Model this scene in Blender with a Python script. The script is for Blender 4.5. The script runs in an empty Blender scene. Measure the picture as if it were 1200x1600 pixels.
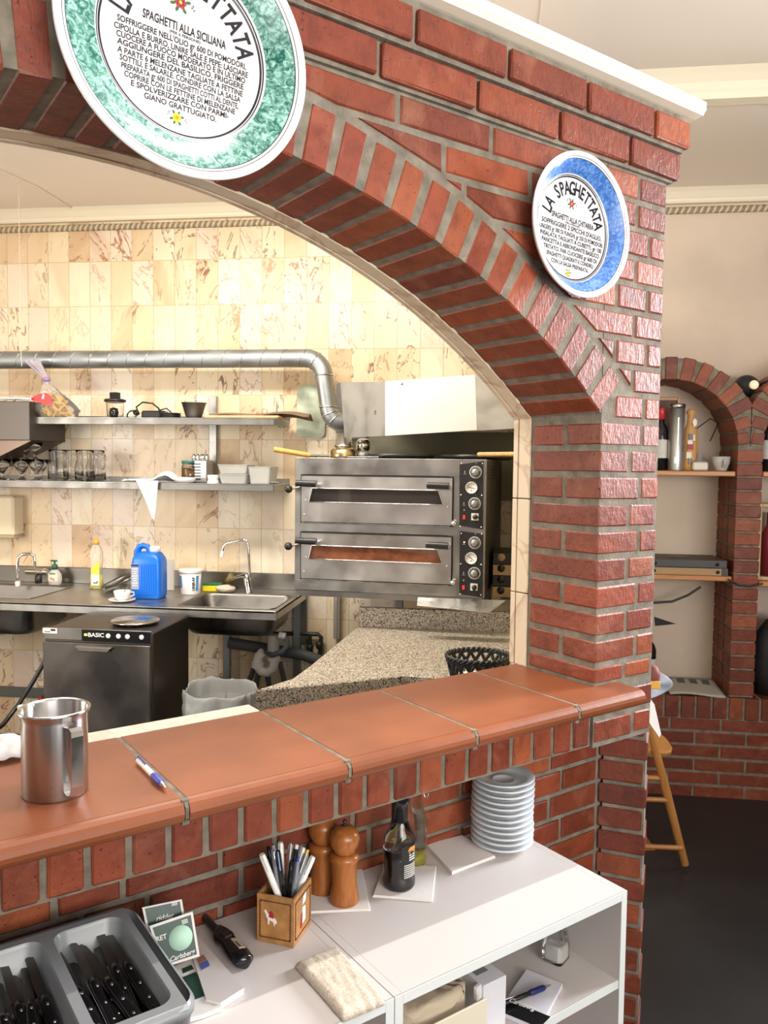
import bpy, math, random
from mathutils import Vector, Matrix, Euler, noise
R = math.radians
random.seed(7)
scn = bpy.context.scene
COL = scn.collection
# ------------------------------------------------------------------ camera
CAM_H = 1.60
PITCH, ROLL, YAW, FPX = R(3.34), 0.0115, R(7.5), 1250.0
fwd = Vector((-math.sin(YAW)*math.cos(PITCH), math.cos(YAW)*math.cos(PITCH), -math.sin(PITCH)))
r0 = Vector((math.cos(YAW), math.sin(YAW), 0)); u0 = r0.cross(fwd)
rt = r0*math.cos(ROLL)+u0*math.sin(ROLL); up = u0*math.cos(ROLL)-r0*math.sin(ROLL)
CPOS = Vector((0, 0, CAM_H))
cd = bpy.data.cameras.new('camera'); cam = bpy.data.objects.new('camera', cd); COL.objects.link(cam)
cd.sensor_fit = 'HORIZONTAL'; cd.sensor_width = 36; cd.lens = 36*FPX/1200; cd.clip_start = .05
M = Matrix((rt, up, -fwd)).transposed().to_4x4(); M.translation = CPOS
cam.matrix_world = M
scn.camera = cam
# ------------------------------------------------------------------ light
scn.view_settings.view_transform = 'Standard'; scn.view_settings.look = 'None'
scn.view_settings.gamma = 1; scn.view_settings.use_curve_mapping = False
scn.view_settings.exposure = 0.0
w = bpy.data.worlds.new('world'); scn.world = w; w.use_nodes = True
w.node_tree.nodes['Background'].inputs[0].default_value = (0.97, 0.97, 1.0, 1)
w.node_tree.nodes['Background'].inputs[1].default_value = 0.92
# wall frame: s along the arch wall, t into the kitchen, z up
PHI = R(42.7)
AX = Vector((math.cos(PHI), math.sin(PHI), 0)); BX = Vector((-math.sin(PHI), math.cos(PHI), 0)); ZX = Vector((0, 0, 1))
def L(s, t, z=0): return AX*s+BX*t+ZX*z
def area(name, loc, aim, sx, sy, power, col, spread=180):
    d = bpy.data.lights.new(name, 'AREA'); d.shape = 'RECTANGLE'; d.size = sx; d.size_y = sy
    d.energy = power; d.color = col; d.spread = R(spread)
    o = bpy.data.objects.new(name, d); COL.objects.link(o); o.location = loc
    o.rotation_euler = (Vector(aim)-Vector(loc)).to_track_quat('-Z', 'Y').to_euler(); return o
area('dining_window_light', L(4.4, .75, 2.25), L(1.3, 1.28, 1.5), .9, 1.2, 52, (.90, .94, 1.0), 80)
area('dining_ceiling_tube', L(1.0, 1.12, 2.97), L(1.0, 1.13, 0), 1.7, .025, 7.5, (1.0, .95, .90), 90)
area('front_window_light', L(-.1, -2.4, 2.2), L(.8, 1.3, 1.3), 2.2, 1.4, 22, (1.0, .96, .92), 100)
area('added_ceiling_uplight', L(1.2, -2.2, 1.6), L(1.6, 1.6, 3.2), 2.4, 1.0, 58, (1.0, .96, .91), 110)  # added uplight that brightens the dining ceiling, not an actual window
area('kitchen_ceiling_light', (-1.2, 2.7, 2.9), (-1.2, 3.3, 0), 1.6, .3, 70, (1.0, .93, .80))
area('kitchen_window_light', (-3.45, 1.6, 1.6), (-.6, 3.9, 1.2), 1.4, 1.4, 74, (1.0, .96, .88))

# ------------------------------------------------------------------ survey helpers: where a sight line meets a known plane
def ray(x, y): return (fwd*FPX+rt*(x-600)-up*(y-800)).normalized()
def hit(x, y, n, d):
    v = ray(x, y); return CPOS+v*((d-n.dot(CPOS))/n.dot(v))
def hz(x, y, z): return hit(x, y, ZX, z)
def hY(x, y, Y): return hit(x, y, Vector((0, 1, 0)), Y)
def ht(x, y, t): return hit(x, y, BX, t)
# ------------------------------------------------------------------ mesh builder
class MB:
    def __init__(s): s.v = []; s.f = []; s.m = []; s.c = []; s.sm = []
    def add(s, vs, fs, m=0, col=None, sm=False):
        n = len(s.v); s.v += [tuple(v) for v in vs]
        for f in fs: s.f.append(tuple(i+n for i in f)); s.m.append(m); s.c.append(col); s.sm.append(sm)
        return s
    def box(s, c, d, rz=0, m=0, bev=0, col=None, rot=None):
        # c centre, d full size
        hx, hy, hz_ = d[0]/2, d[1]/2, d[2]/2
        rm = rot if rot is not None else Matrix.Rotation(rz, 3, 'Z')
        return s.cbox(Vector(c), rm.col[0], rm.col[1], rm.col[2], hx, hy, hz_, bev, m, col)
    def cbox(s, c, ex, ey, ez, hx, hy, hz_, bev=0, m=0, col=None, jit=0):
        if bev <= 0:
            vs = [c+ex*(hx*a)+ey*(hy*b)+ez*(hz_*g) for g in (-1, 1) for b in (-1, 1) for a in (-1, 1)]
            return s.add(vs, [(0, 2, 3, 1), (4, 5, 7, 6), (0, 1, 5, 4), (2, 6, 7, 3), (0, 4, 6, 2), (1, 3, 7, 5)], m, col)
        vs = []; idx = {}
        H = (hx, hy, hz_)
        for g in (-1, 1):
            for b in (-1, 1):
                for a in (-1, 1):
                    for k in range(3):
                        q = [a*(H[0]-bev), b*(H[1]-bev), g*(H[2]-bev)]
                        q[k] = (a, b, g)[k]*H[k]
                        if jit: q = [e+random.uniform(-jit, jit) for e in q]
                        idx[(a, b, g, k)] = len(vs); vs.append(c+ex*q[0]+ey*q[1]+ez*q[2])
        fs = []
        def quad(l): fs.append(tuple(idx[x] for x in l))
        for k in range(3):
            o = [i for i in range(3) if i != k]
            for sg in (-1, 1):
                l = []
                for (p, q) in ((-1, -1), (1, -1), (1, 1), (-1, 1)):
                    t = [0, 0, 0]; t[k] = sg; t[o[0]] = p; t[o[1]] = q; l.append((t[0], t[1], t[2], k))
                if (sg > 0) != (k != 1): l.reverse()
                quad(l)
        for k in range(3):   # edges along axis k
            o = [i for i in range(3) if i != k]
            for p in (-1, 1):
                for q in (-1, 1):
                    def K(e, f):
                        t = [0, 0, 0]; t[k] = e; t[o[0]] = p; t[o[1]] = q; return (t[0], t[1], t[2], f)
                    l = [K(-1, o[0]), K(1, o[0]), K(1, o[1]), K(-1, o[1])]
                    if ((p*q > 0) == (k == 1)): l.reverse()
                    quad(l)
        for a in (-1, 1):
            for b in (-1, 1):
                for g in (-1, 1):
                    l = [(a, b, g, 0), (a, b, g, 1), (a, b, g, 2)]
                    if a*b*g < 0: l.reverse()
                    quad(l)
        return s.add(vs, fs, m, col)
    def prism(s, poly, z0, z1, m=0, bev=0, fr=None, col=None, sm=False):
        """poly in local xy, extruded z0..z1; fr = (origin, ex, ey, ez)"""
        O, ex, ey, ez = fr if fr else (Vector((0, 0, 0)), Vector((1, 0, 0)), Vector((0, 1, 0)), ZX)
        n = len(poly)
        def P(p, z): return O+ex*p[0]+ey*p[1]+ez*z
        rings = [(poly, z0), (poly, z1)]
        if bev > 0:
            ins = inset(poly, bev); rings = [(poly, z0), (poly, z1-bev), (ins, z1)]
        vs = []
        for pl, z in rings: vs += [P(p, z) for p in pl]
        fs = [tuple(reversed(range(n)))]
        for k in range(len(rings)-1):
            for i in range(n): j = (i+1) % n; fs.append((k*n+i, k*n+j, (k+1)*n+j, (k+1)*n+i))
        fs.append(tuple(range((len(rings)-1)*n, len(rings)*n)))
        return s.add(vs, fs, m, col, sm)
    def lathe(s, prof, seg=32, c=(0, 0, 0), m=0, ax=None, caps=True, mats=None, sx=1, sy=1, col=None, ang=None):
        c = Vector(c); ex, ey, ez = Vector((1, 0, 0)), Vector((0, 1, 0)), ZX
        if ax is not None:
            ez = Vector(ax).normalized(); ex = ez.orthogonal().normalized(); ey = ez.cross(ex)
        vs = []
        for (r, z) in prof:
            for i in range(seg):
                a = 2*math.pi*i/seg; vs.append(c+ex*(r*sx*math.cos(a))+ey*(r*sy*math.sin(a))+ez*z)
        base = len(s.v)
        s.v += [tuple(v) for v in vs]
        for k in range(len(prof)-1):
            mm = mats[k] if mats else m
            for i in range(seg):
                j = (i+1) % seg
                s.f.append((base+k*seg+i, base+k*seg+j, base+(k+1)*seg+j, base+(k+1)*seg+i)); s.m.append(mm); s.c.append(col); s.sm.append(True)
        if caps:
            if prof[0][0] > 1e-6: s.f.append(tuple(base+i for i in reversed(range(seg)))); s.m.append(mats[0] if mats else m); s.c.append(col); s.sm.append(False)
            if prof[-1][0] > 1e-6: s.f.append(tuple(base+(len(prof)-1)*seg+i for i in range(seg))); s.m.append(mats[-1] if mats else m); s.c.append(col); s.sm.append(False)
        return s
    def tube(s, pts, r, seg=10, m=0, caps=True, col=None, flat=1.0):
        pts = [Vector(p) for p in pts]; n = len(pts)
        rs = r if isinstance(r, (list, tuple)) else [r]*n
        t0 = (pts[1]-pts[0]).normalized(); nx = t0.orthogonal().normalized(); vs = []
        for i, p in enumerate(pts):
            t = (pts[min(i+1, n-1)]-pts[max(i-1, 0)]).normalized()
            nx = (nx-t*nx.dot(t)).normalized(); ny = t.cross(nx)
            for k in range(seg):
                a = 2*math.pi*k/seg; vs.append(p+nx*(rs[i]*math.cos(a))+ny*(rs[i]*flat*math.sin(a)))
        fs = []
        for i in range(n-1):
            for k in range(seg):
                j = (k+1) % seg; fs.append((i*seg+k, i*seg+j, (i+1)*seg+j, (i+1)*seg+k))
        s.add(vs, fs, m, col, True)
        if caps:
            s.add([vs[k] for k in range(seg)], [tuple(reversed(range(seg)))], m, col)
            s.add([vs[(n-1)*seg+k] for k in range(seg)], [tuple(range(seg))], m, col)
        return s
    def grid(s, fn, nu, nv, m=0, sm=True, th=0, col=None):
        vs = [Vector(fn(i/nu, j/nv)) for j in range(nv+1) for i in range(nu+1)]
        fs = [(j*(nu+1)+i, j*(nu+1)+i+1, (j+1)*(nu+1)+i+1, (j+1)*(nu+1)+i) for j in range(nv) for i in range(nu)]
        s.add(vs, fs, m, col, sm); return s
    def build(s, name, mat=None, parent=None, loc=None, rot=None, label=None, solid=0, sub=0, weld=False):
        me = bpy.data.meshes.new(name); me.from_pydata(s.v, [], s.f)
        mats = mat if isinstance(mat, (list, tuple)) else [mat]
        for x in mats: me.materials.append(x)
        me.polygons.foreach_set('material_index', s.m)
        me.polygons.foreach_set('use_smooth', s.sm)
        if any(c is not None for c in s.c):
            at = me.color_attributes.new('Col', 'FLOAT_COLOR', 'CORNER'); li = 0; data = []
            for f, c in zip(s.f, s.c):
                c = c or (1, 1, 1); data += [c[0], c[1], c[2], 1.0]*len(f)
            at.data.foreach_set('color', data)
        me.validate(); me.update()
        o = bpy.data.objects.new(name, me); COL.objects.link(o)
        if parent: o.parent = parent
        if loc is not None: o.location = loc
        if rot is not None: o.rotation_euler = rot
        if label: o['label'] = label
        if solid: md = o.modifiers.new('solid', 'SOLIDIFY'); md.thickness = solid; md.offset = 0
        if sub: md = o.modifiers.new('sub', 'SUBSURF'); md.levels = md.render_levels = sub
        return o
def inset(poly, d):
    n = len(poly); out = []
    for i in range(n):
        p0, p1, p2 = Vector(poly[i-1]), Vector(poly[i]), Vector(poly[(i+1) % n])
        a = (p1-p0).normalized(); b = (p2-p1).normalized()
        na = Vector((-a.y, a.x)); nb = Vector((-b.y, b.x)); k = 1+na.dot(nb)
        out.append(p1+(na+nb)*(d/max(k, .35)))
    return out
def area2(p): return sum(p[i-1][0]*p[i][1]-p[i][0]*p[i-1][1] for i in range(len(p)))/2
def clip(poly, nx, ny, d):
    """keep nx*x+ny*y >= d"""
    out = []
    for i in range(len(poly)):
        a, b = poly[i-1], poly[i]; da, db = nx*a[0]+ny*a[1]-d, nx*b[0]+ny*b[1]-d
        if (da >= 0) != (db >= 0):
            k = da/(da-db); out.append((a[0]+(b[0]-a[0])*k, a[1]+(b[1]-a[1])*k))
        if db >= 0: out.append(b)
    return out
def tag(o, label=None, cat=None, group=None, kind=None):
    if label: o['label'] = label
    if cat: o['category'] = cat
    if group: o['group'] = group
    if kind: o['kind'] = kind
    return o
def struct(o): o['kind'] = 'structure'; return o
def thing(name, label, cat, loc=(0, 0, 0), rz=0, group=None, rot=None):
    o = bpy.data.objects.new(name, None); COL.objects.link(o); o.empty_display_size = .05
    o.location = loc; o.rotation_euler = rot if rot is not None else (0, 0, rz)
    return tag(o, label, cat, group)
def dup(root, loc=None, rz=None, label=None, group=None, rot=None):
    r = root.copy(); COL.objects.link(r)
    if loc is not None: r.location = loc
    if rz is not None: r.rotation_euler = (0, 0, rz)
    if rot is not None: r.rotation_euler = rot
    if label: r['label'] = label
    if group: r['group'] = group
    for ch in list(root.children):
        c = ch.copy(); COL.objects.link(c); c.parent = r
        for g in list(ch.children):
            e = g.copy(); COL.objects.link(e); e.parent = c
    return r
# ------------------------------------------------------------------ materials
def newmat(name):
    m = bpy.data.materials.new(name); m.use_nodes = True; nt = m.node_tree
    return m, nt, nt.nodes['Principled BSDF']
def mat(name, col, rough=.5, metal=0, spec=None, trans=0, ior=None, coat=0, emis=None, bump=0, bscale=60, var=0, vscale=8, alpha=1, sheen=0, aniso=0, streak=None):
    m, nt, b = newmat(name); N = nt.nodes; K = nt.links
    b.inputs['Base Color'].default_value = (*col, 1); b.inputs['Roughness'].default_value = rough
    b.inputs['Metallic'].default_value = metal; b.inputs['Transmission Weight'].default_value = trans
    if ior: b.inputs['IOR'].default_value = ior
    if spec is not None: b.inputs['Specular IOR Level'].default_value = spec
    b.inputs['Coat Weight'].default_value = coat; b.inputs['Alpha'].default_value = alpha
    b.inputs['Sheen Weight'].default_value = sheen
    if emis: b.inputs['Emission Color'].default_value = (*emis[0], 1); b.inputs['Emission Strength'].default_value = emis[1]
    tc = N.new('ShaderNodeTexCoord')
    def nz(scale, det=4, st=None):
        n = N.new('ShaderNodeTexNoise'); n.inputs['Scale'].default_value = scale; n.inputs['Detail'].default_value = det
        if st:
            mp = N.new('ShaderNodeMapping'); mp.inputs['Scale'].default_value = st; K.new(tc.outputs['Object'], mp.inputs[0]); K.new(mp.outputs[0], n.inputs['Vector'])
        else: K.new(tc.outputs['Object'], n.inputs['Vector'])
        return n
    if bump:
        n = nz(bscale, 4, streak); bp = N.new('ShaderNodeBump'); bp.inputs['Strength'].default_value = bump; bp.inputs['Distance'].default_value = .002
        K.new(n.outputs['Fac'], bp.inputs['Height']); K.new(bp.outputs[0], b.inputs['Normal'])
    if var:
        n = nz(vscale, 5, streak); mr = N.new('ShaderNodeMapRange'); mr.inputs['From Min'].default_value = .3; mr.inputs['From Max'].default_value = .7
        mr.inputs['To Min'].default_value = 1-var; mr.inputs['To Max'].default_value = 1+var*.6
        K.new(n.outputs['Fac'], mr.inputs['Value'])
        mx = N.new('ShaderNodeMix'); mx.data_type = 'RGBA'; mx.blend_type = 'MULTIPLY'; mx.inputs[0].default_value = 1
        mx.inputs[6].default_value = (*col, 1); K.new(mr.outputs[0], mx.inputs[7]); K.new(mx.outputs[2], b.inputs['Base Color'])
        if metal > .5:
            m2 = N.new('ShaderNodeMapRange'); m2.inputs['From Min'].default_value = .3; m2.inputs['From Max'].default_value = .7
            m2.inputs['To Min'].default_value = rough*.75; m2.inputs['To Max'].default_value = min(1, rough*1.5)
            K.new(n.outputs['Fac'], m2.inputs['Value']); K.new(m2.outputs[0], b.inputs['Roughness'])
    return m
def ramp(nt, stops):
    r = nt.nodes.new('ShaderNodeValToRGB'); e = r.color_ramp.elements
    e[0].position, e[0].color = stops[0][0], (*stops[0][1], 1); e[1].position, e[1].color = stops[-1][0], (*stops[-1][1], 1)
    for p, c in stops[1:-1]: x = e.new(p); x.color = (*c, 1)
    return r
def math_(nt, op, a, b=None, c=None):
    n = nt.nodes.new('ShaderNodeMath'); n.operation = op
    for i, x in enumerate((a, b, c)):
        if x is None: continue
        if isinstance(x, (int, float)): n.inputs[i].default_value = x
        else: nt.links.new(x, n.inputs[i])
    return n.outputs[0]
def mixc(nt, fac, a, b, mode='MIX'):
    n = nt.nodes.new('ShaderNodeMix'); n.data_type = 'RGBA'; n.blend_type = mode
    for i, x in ((0, fac), (6, a), (7, b)):
        if isinstance(x, (int, float)): n.inputs[i].default_value = x
        elif isinstance(x, tuple): n.inputs[i].default_value = (*x, 1)
        else: nt.links.new(x, n.inputs[i])
    return n.outputs[2]
def noise_(nt, vec, scale, det=4, dist=0, rough=.5):
    n = nt.nodes.new('ShaderNodeTexNoise'); n.inputs['Scale'].default_value = scale; n.inputs['Detail'].default_value = det
    n.inputs['Distortion'].default_value = dist; n.inputs['Roughness'].default_value = rough
    if vec is not None: nt.links.new(vec, n.inputs['Vector'])
    return n
def brick_mat():
    m, nt, b = newmat('brick_red'); K = nt.links
    tc = nt.nodes.new('ShaderNodeTexCoord'); g = tc.outputs['Object']
    at = nt.nodes.new('ShaderNodeAttribute'); at.attribute_name = 'Col'
    n1 = noise_(nt, g, 22, 6, .4, .6); r1 = ramp(nt, [(.30, (.70, .66, .64)), (.52, (1, 1, 1)), (.74, (1.2, 1.2, 1.2))])
    K.new(n1.outputs['Fac'], r1.inputs[0])
    c = mixc(nt, 1.0, at.outputs['Color'], r1.outputs[0], 'MULTIPLY')
    # pale bloom in patches, small dark pits
    n2 = noise_(nt, g, 9, 5, .8); r2 = ramp(nt, [(.55, (0, 0, 0)), (.78, (1, 1, 1))]); K.new(n2.outputs['Fac'], r2.inputs[0])
    c = mixc(nt, math_(nt, 'MULTIPLY', r2.outputs[0], .35), c, (.46, .20, .115))
    n3 = noise_(nt, g, 170, 2); r3 = ramp(nt, [(.26, (0.25, 0.2, 0.2)), (.34, (1, 1, 1))]); K.new(n3.outputs['Fac'], r3.inputs[0])
    c = mixc(nt, 1.0, c, r3.outputs[0], 'MULTIPLY')
    K.new(c, b.inputs['Base Color']); b.inputs['Roughness'].default_value = .50; b.inputs['Specular IOR Level'].default_value = .42
    mp = nt.nodes.new('ShaderNodeMapping'); mp.inputs['Scale'].default_value = (1, 1, .22); K.new(g, mp.inputs[0])
    n4 = noise_(nt, mp.outputs[0], 260, 3); n5 = noise_(nt, g, 60, 5)
    h = math_(nt, 'ADD', math_(nt, 'MULTIPLY', n4.outputs['Fac'], .5), n5.outputs['Fac'])
    h = math_(nt, 'ADD', h, math_(nt, 'MULTIPLY', r3.outputs[0], .5))
    bp = nt.nodes.new('ShaderNodeBump'); bp.inputs['Strength'].default_value = .55; bp.inputs['Distance'].default_value = .0035
    K.new(h, bp.inputs['Height']); K.new(bp.outputs[0], b.inputs['Normal'])
    return m
def mortar_mat():
    m, nt, b = newmat('mortar'); K = nt.links; tc = nt.nodes.new('ShaderNodeTexCoord'); g = tc.outputs['Object']
    n = noise_(nt, g, 30, 6); r = ramp(nt, [(.3, (.13, .113, .085)), (.7, (.25, .22, .17))]); K.new(n.outputs['Fac'], r.inputs[0])
    K.new(r.outputs[0], b.inputs['Base Color']); b.inputs['Roughness'].default_value = .9
    n2 = noise_(nt, g, 180, 5); bp = nt.nodes.new('ShaderNodeBump'); bp.inputs['Strength'].default_value = .6; bp.inputs['Distance'].default_value = .003
    K.new(n2.outputs['Fac'], bp.inputs['Height']); K.new(bp.outputs[0], b.inputs['Normal']); return m
def marble_tile_mat():
    m, nt, b = newmat('marble_tiles'); K = nt.links
    ge = nt.nodes.new('ShaderNodeTexCoord'); sp = nt.nodes.new('ShaderNodeSeparateXYZ'); K.new(ge.outputs['Object'], sp.inputs[0])
    u = math_(nt, 'DIVIDE', math_(nt, 'ADD', sp.outputs[0], 2.37+12.43), .1243)
    v = math_(nt, 'DIVIDE', math_(nt, 'ADD', sp.outputs[2], -2.472+4.93), .2465)
    fu = math_(nt, 'FLOOR', u); fv = math_(nt, 'FLOOR', v)
    cu = math_(nt, 'ABSOLUTE', math_(nt, 'SUBTRACT', math_(nt, 'FRACT', u), .5)); cv = math_(nt, 'ABSOLUTE', math_(nt, 'SUBTRACT', math_(nt, 'FRACT', v), .5))
    gr = math_(nt, 'MAXIMUM', math_(nt, 'GREATER_THAN', cu, .490), math_(nt, 'GREATER_THAN', cv, .495))
    cb = nt.nodes.new('ShaderNodeCombineXYZ'); K.new(fu, cb.inputs[0]); K.new(fv, cb.inputs[1])
    wn = nt.nodes.new('ShaderNodeTexWhiteNoise'); wn.noise_dimensions = '3D'; K.new(cb.outputs[0], wn.inputs['Vector'])
    base = ramp(nt, [(0, (.68, .49, .31)), (.06, (.78, .60, .40)), (.35, (.84, .69, .48)), (.6, (.87, .75, .56)), (.8, (.88, .79, .64)), (1, (.80, .66, .55))]); K.new(wn.outputs['Value'], base.inputs[0])
    # per tile offset and direction
    off = nt.nodes.new('ShaderNodeVectorMath'); off.operation = 'SCALE'; off.inputs['Scale'].default_value = 23; K.new(wn.outputs['Color'], off.inputs[0])
    sh = nt.nodes.new('ShaderNodeVectorMath'); sh.operation = 'ADD'; K.new(ge.outputs['Object'], sh.inputs[0]); K.new(off.outputs[0], sh.inputs[1])
    vr = nt.nodes.new('ShaderNodeVectorRotate'); vr.rotation_type = 'Y_AXIS'; K.new(sh.outputs[0], vr.inputs['Vector'])
    sc = nt.nodes.new('ShaderNodeSeparateColor'); K.new(wn.outputs['Color'], sc.inputs[0]); K.new(math_(nt, 'MULTIPLY', math_(nt, 'SUBTRACT', sc.outputs[0], .5), 1.5), vr.inputs['Angle'])
    mp = nt.nodes.new('ShaderNodeMapping'); mp.inputs['Scale'].default_value = (1, 1, .33); K.new(vr.outputs[0], mp.inputs[0])
    n1 = noise_(nt, mp.outputs[0], 10, 5, 1.0, .58)
    d = math_(nt, 'ABSOLUTE', math_(nt, 'SUBTRACT', n1.outputs['Fac'], .5))
    vein = nt.nodes.new('ShaderNodeMapRange'); vein.inputs['From Min'].default_value = 0; vein.inputs['From Max'].default_value = .026; vein.inputs['To Min'].default_value = 1; vein.inputs['To Max'].default_value = 0
    K.new(d, vein.inputs['Value'])
    brk = noise_(nt, sh.outputs[0], 17, 3); bm = math_(nt, 'GREATER_THAN', brk.outputs['Fac'], .47)
    amt = math_(nt, 'MULTIPLY', math_(nt, 'MULTIPLY', vein.outputs[0], bm), math_(nt, 'ADD', math_(nt, 'MULTIPLY', sc.outputs[1], 1.15), -.08))
    n2 = noise_(nt, mp.outputs[0], 7, 4, .6); cl = ramp(nt, [(.35, (1, 1, 1)), (.65, (.80, .70, .60))]); K.new(n2.outputs['Fac'], cl.inputs[0])
    c = mixc(nt, math_(nt, 'MULTIPLY', sc.outputs[2], .9), base.outputs[0], mixc(nt, 1.0, base.outputs[0], cl.outputs[0], 'MULTIPLY'))
    vc = ramp(nt, [(0, (.30, .10, .04)), (.5, (.12, .07, .05)), (1, (.42, .13, .03))]); K.new(sc.outputs[0], vc.inputs[0])
    c = mixc(nt, math_(nt, 'MAXIMUM', amt, 0), c, vc.outputs[0])
    c = mixc(nt, gr, c, (.50, .36, .20))
    K.new(c, b.inputs['Base Color']); b.inputs['Roughness'].default_value = .32
    bp = nt.nodes.new('ShaderNodeBump'); bp.invert = True; bp.inputs['Strength'].default_value = .4; bp.inputs['Distance'].default_value = .002
    K.new(gr, bp.inputs['Height']); K.new(bp.outputs[0], b.inputs['Normal'])
    return m
def marble_plain(name, c1, c2, sc=6, rough=.3):
    m, nt, b = newmat(name); K = nt.links; tc = nt.nodes.new('ShaderNodeTexCoord')
    n = noise_(nt, tc.outputs['Object'], sc, 6, 1.6); r = ramp(nt, [(.35, c1), (.52, c1), (.56, c2), (.62, c1)]); K.new(n.outputs['Fac'], r.inputs[0])
    K.new(r.outputs[0], b.inputs['Base Color']); b.inputs['Roughness'].default_value = rough; return m
def granite_mat():
    m, nt, b = newmat('granite_speckled'); K = nt.links; tc = nt.nodes.new('ShaderNodeTexCoord')
    v = nt.nodes.new('ShaderNodeTexVoronoi'); v.inputs['Scale'].default_value = 330; K.new(tc.outputs['Object'], v.inputs['Vector'])
    s = nt.nodes.new('ShaderNodeSeparateColor'); K.new(v.outputs['Color'], s.inputs[0])
    r = ramp(nt, [(.0, (.035, .032, .03)), (.22, (.05, .045, .04)), (.26, (.33, .27, .20)), (.6, (.52, .45, .36)), (.8, (.68, .62, .53)), (1, (.24, .2, .17))]); K.new(s.outputs[0], r.inputs[0])
    K.new(r.outputs[0], b.inputs['Base Color']); b.inputs['Roughness'].default_value = .22; return m
def sponge_mat(name, light, dark, scale):
    m, nt, b = newmat(name); K = nt.links; tc = nt.nodes.new('ShaderNodeTexCoord')
    n = noise_(nt, tc.outputs['Object'], scale, 7, 1.5, .75); r = ramp(nt, [(.40, dark), (.5, tuple(a*.35+c*.65 for a, c in zip(light, dark))), (.60, light)])
    K.new(n.outputs['Fac'], r.inputs[0]); K.new(r.outputs[0], b.inputs['Base Color']); b.inputs['Roughness'].default_value = .22; return m
def wood_mat(name, c1, c2, rough=.4, sc=(1, 1, 12), scale=6):
    m, nt, b = newmat(name); K = nt.links; tc = nt.nodes.new('ShaderNodeTexCoord'); mp = nt.nodes.new('ShaderNodeMapping')
    mp.inputs['Scale'].default_value = tuple(1/x if x > 1 else 1 for x in sc); K.new(tc.outputs['Object'], mp.inputs[0])
    n = noise_(nt, mp.outputs[0], scale*8, 4, 1.2); r = ramp(nt, [(.3, c1), (.7, c2)]); K.new(n.outputs['Fac'], r.inputs[0])
    K.new(r.outputs[0], b.inputs['Base Color']); b.inputs['Roughness'].default_value = rough; return m
BRICK = brick_mat(); MORTAR = mortar_mat(); TILE = marble_tile_mat()
TRIMMARBLE = marble_plain('marble_trim', (.72, .60, .44), (.55, .40, .27), 5)
WHITEMARBLE = marble_plain('marble_white', (.80, .75, .66), (.66, .60, .52), 5)
GRANITE = granite_mat()
PLASTER = mat('plaster_beige', (.66, .55, .45), .9, bump=.3, bscale=25, var=.12, vscale=2.5)
CEIL = mat('ceiling_paint', (.87, .79, .72), .8, var=.03, vscale=1)
CORNICE = mat('cornice_paint', (.84, .77, .62), .55)
TERRA = mat('terracotta', (.235, .068, .024), .45, bump=.25, bscale=45, var=.16, vscale=7, spec=.4)
STEEL = mat('steel_brushed', (.43, .42, .40), .33, 1, var=.15, vscale=9)
LIP = mat('steel_lip', (.24, .23, .215), .4, 1, var=.1, vscale=9)
BASIN = mat('steel_basin', (.27, .255, .24), .36, 1, var=.1, vscale=9)
STEELD = mat('steel_dull', (.27, .255, .235), .38, 1, var=.15, vscale=5)
STEELB = mat('steel_bright', (.60, .60, .59), .24, 1, var=.15, vscale=12)
GALV = mat('galvanised', (.40, .43, .45), .48, 1, var=.12, vscale=5)
CHROME = mat('chrome', (.80, .80, .80), .08, 1)
BLACKP = mat('black_plastic', (.018, .018, .02), .35)
BLACKG = mat('black_gloss', (.01, .01, .012), .12)
WHITEP = mat('white_plastic', (.84, .83, .80), .35)
CERAM = mat('white_ceramic', (.74, .735, .74), .12, coat=.4)
SLATE = mat('slate_floor', (.020, .021, .022), .35, bump=.3, bscale=12, var=.3, vscale=3)
LAM = mat('white_laminate', (.64, .60, .575), .45)
LAMEDGE = mat('white_edge_band', (.80, .84, .84), .4)
PAPERW = mat('white_paper', (.82, .80, .77), .8)
GREY = mat('grey_plastic', (.25, .265, .275), .28)
THIN = mat('thin_glass', (1, 1, 1), .02, trans=1, ior=1.24)
GLASS = mat('clear_glass', (.97, .98, .97), .02, trans=1, ior=1.45)
def brushed(name, col, rough):
    m, nt, b = newmat(name); b.inputs['Base Color'].default_value = (*col, 1); b.inputs['Metallic'].default_value = 1; b.inputs['Roughness'].default_value = rough
    b.inputs['Anisotropic'].default_value = .85; b.inputs['Anisotropic Rotation'].default_value = .25; t = nt.nodes.new('ShaderNodeTangent'); t.direction_type = 'RADIAL'; t.axis = 'Z'; nt.links.new(t.outputs[0], b.inputs['Tangent']); return m
INK = mat('black_glaze_ink', (.012, .012, .02), .3)
WOODP = wood_mat('pine_shelf', (.42, .17, .05), (.55, .25, .09), .4, (8, 1, 1))
CARD = mat('cardboard', (.42, .28, .15), .8)
RUBBER = mat('grey_rubber', (.10, .11, .12), .5)
COPPERB = (0.0, 0.0, 0.0)
def bcol(dark=1.0):
    p = random.choice([(.31, .064, .026), (.26, .054, .024), (.34, .074, .028), (.24, .048, .022), (.39, .095, .034), (.29, .064, .028), (.28, .056, .026)])
    k = random.uniform(.62, .86)*dark
    return tuple(c*k for c in p)
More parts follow.
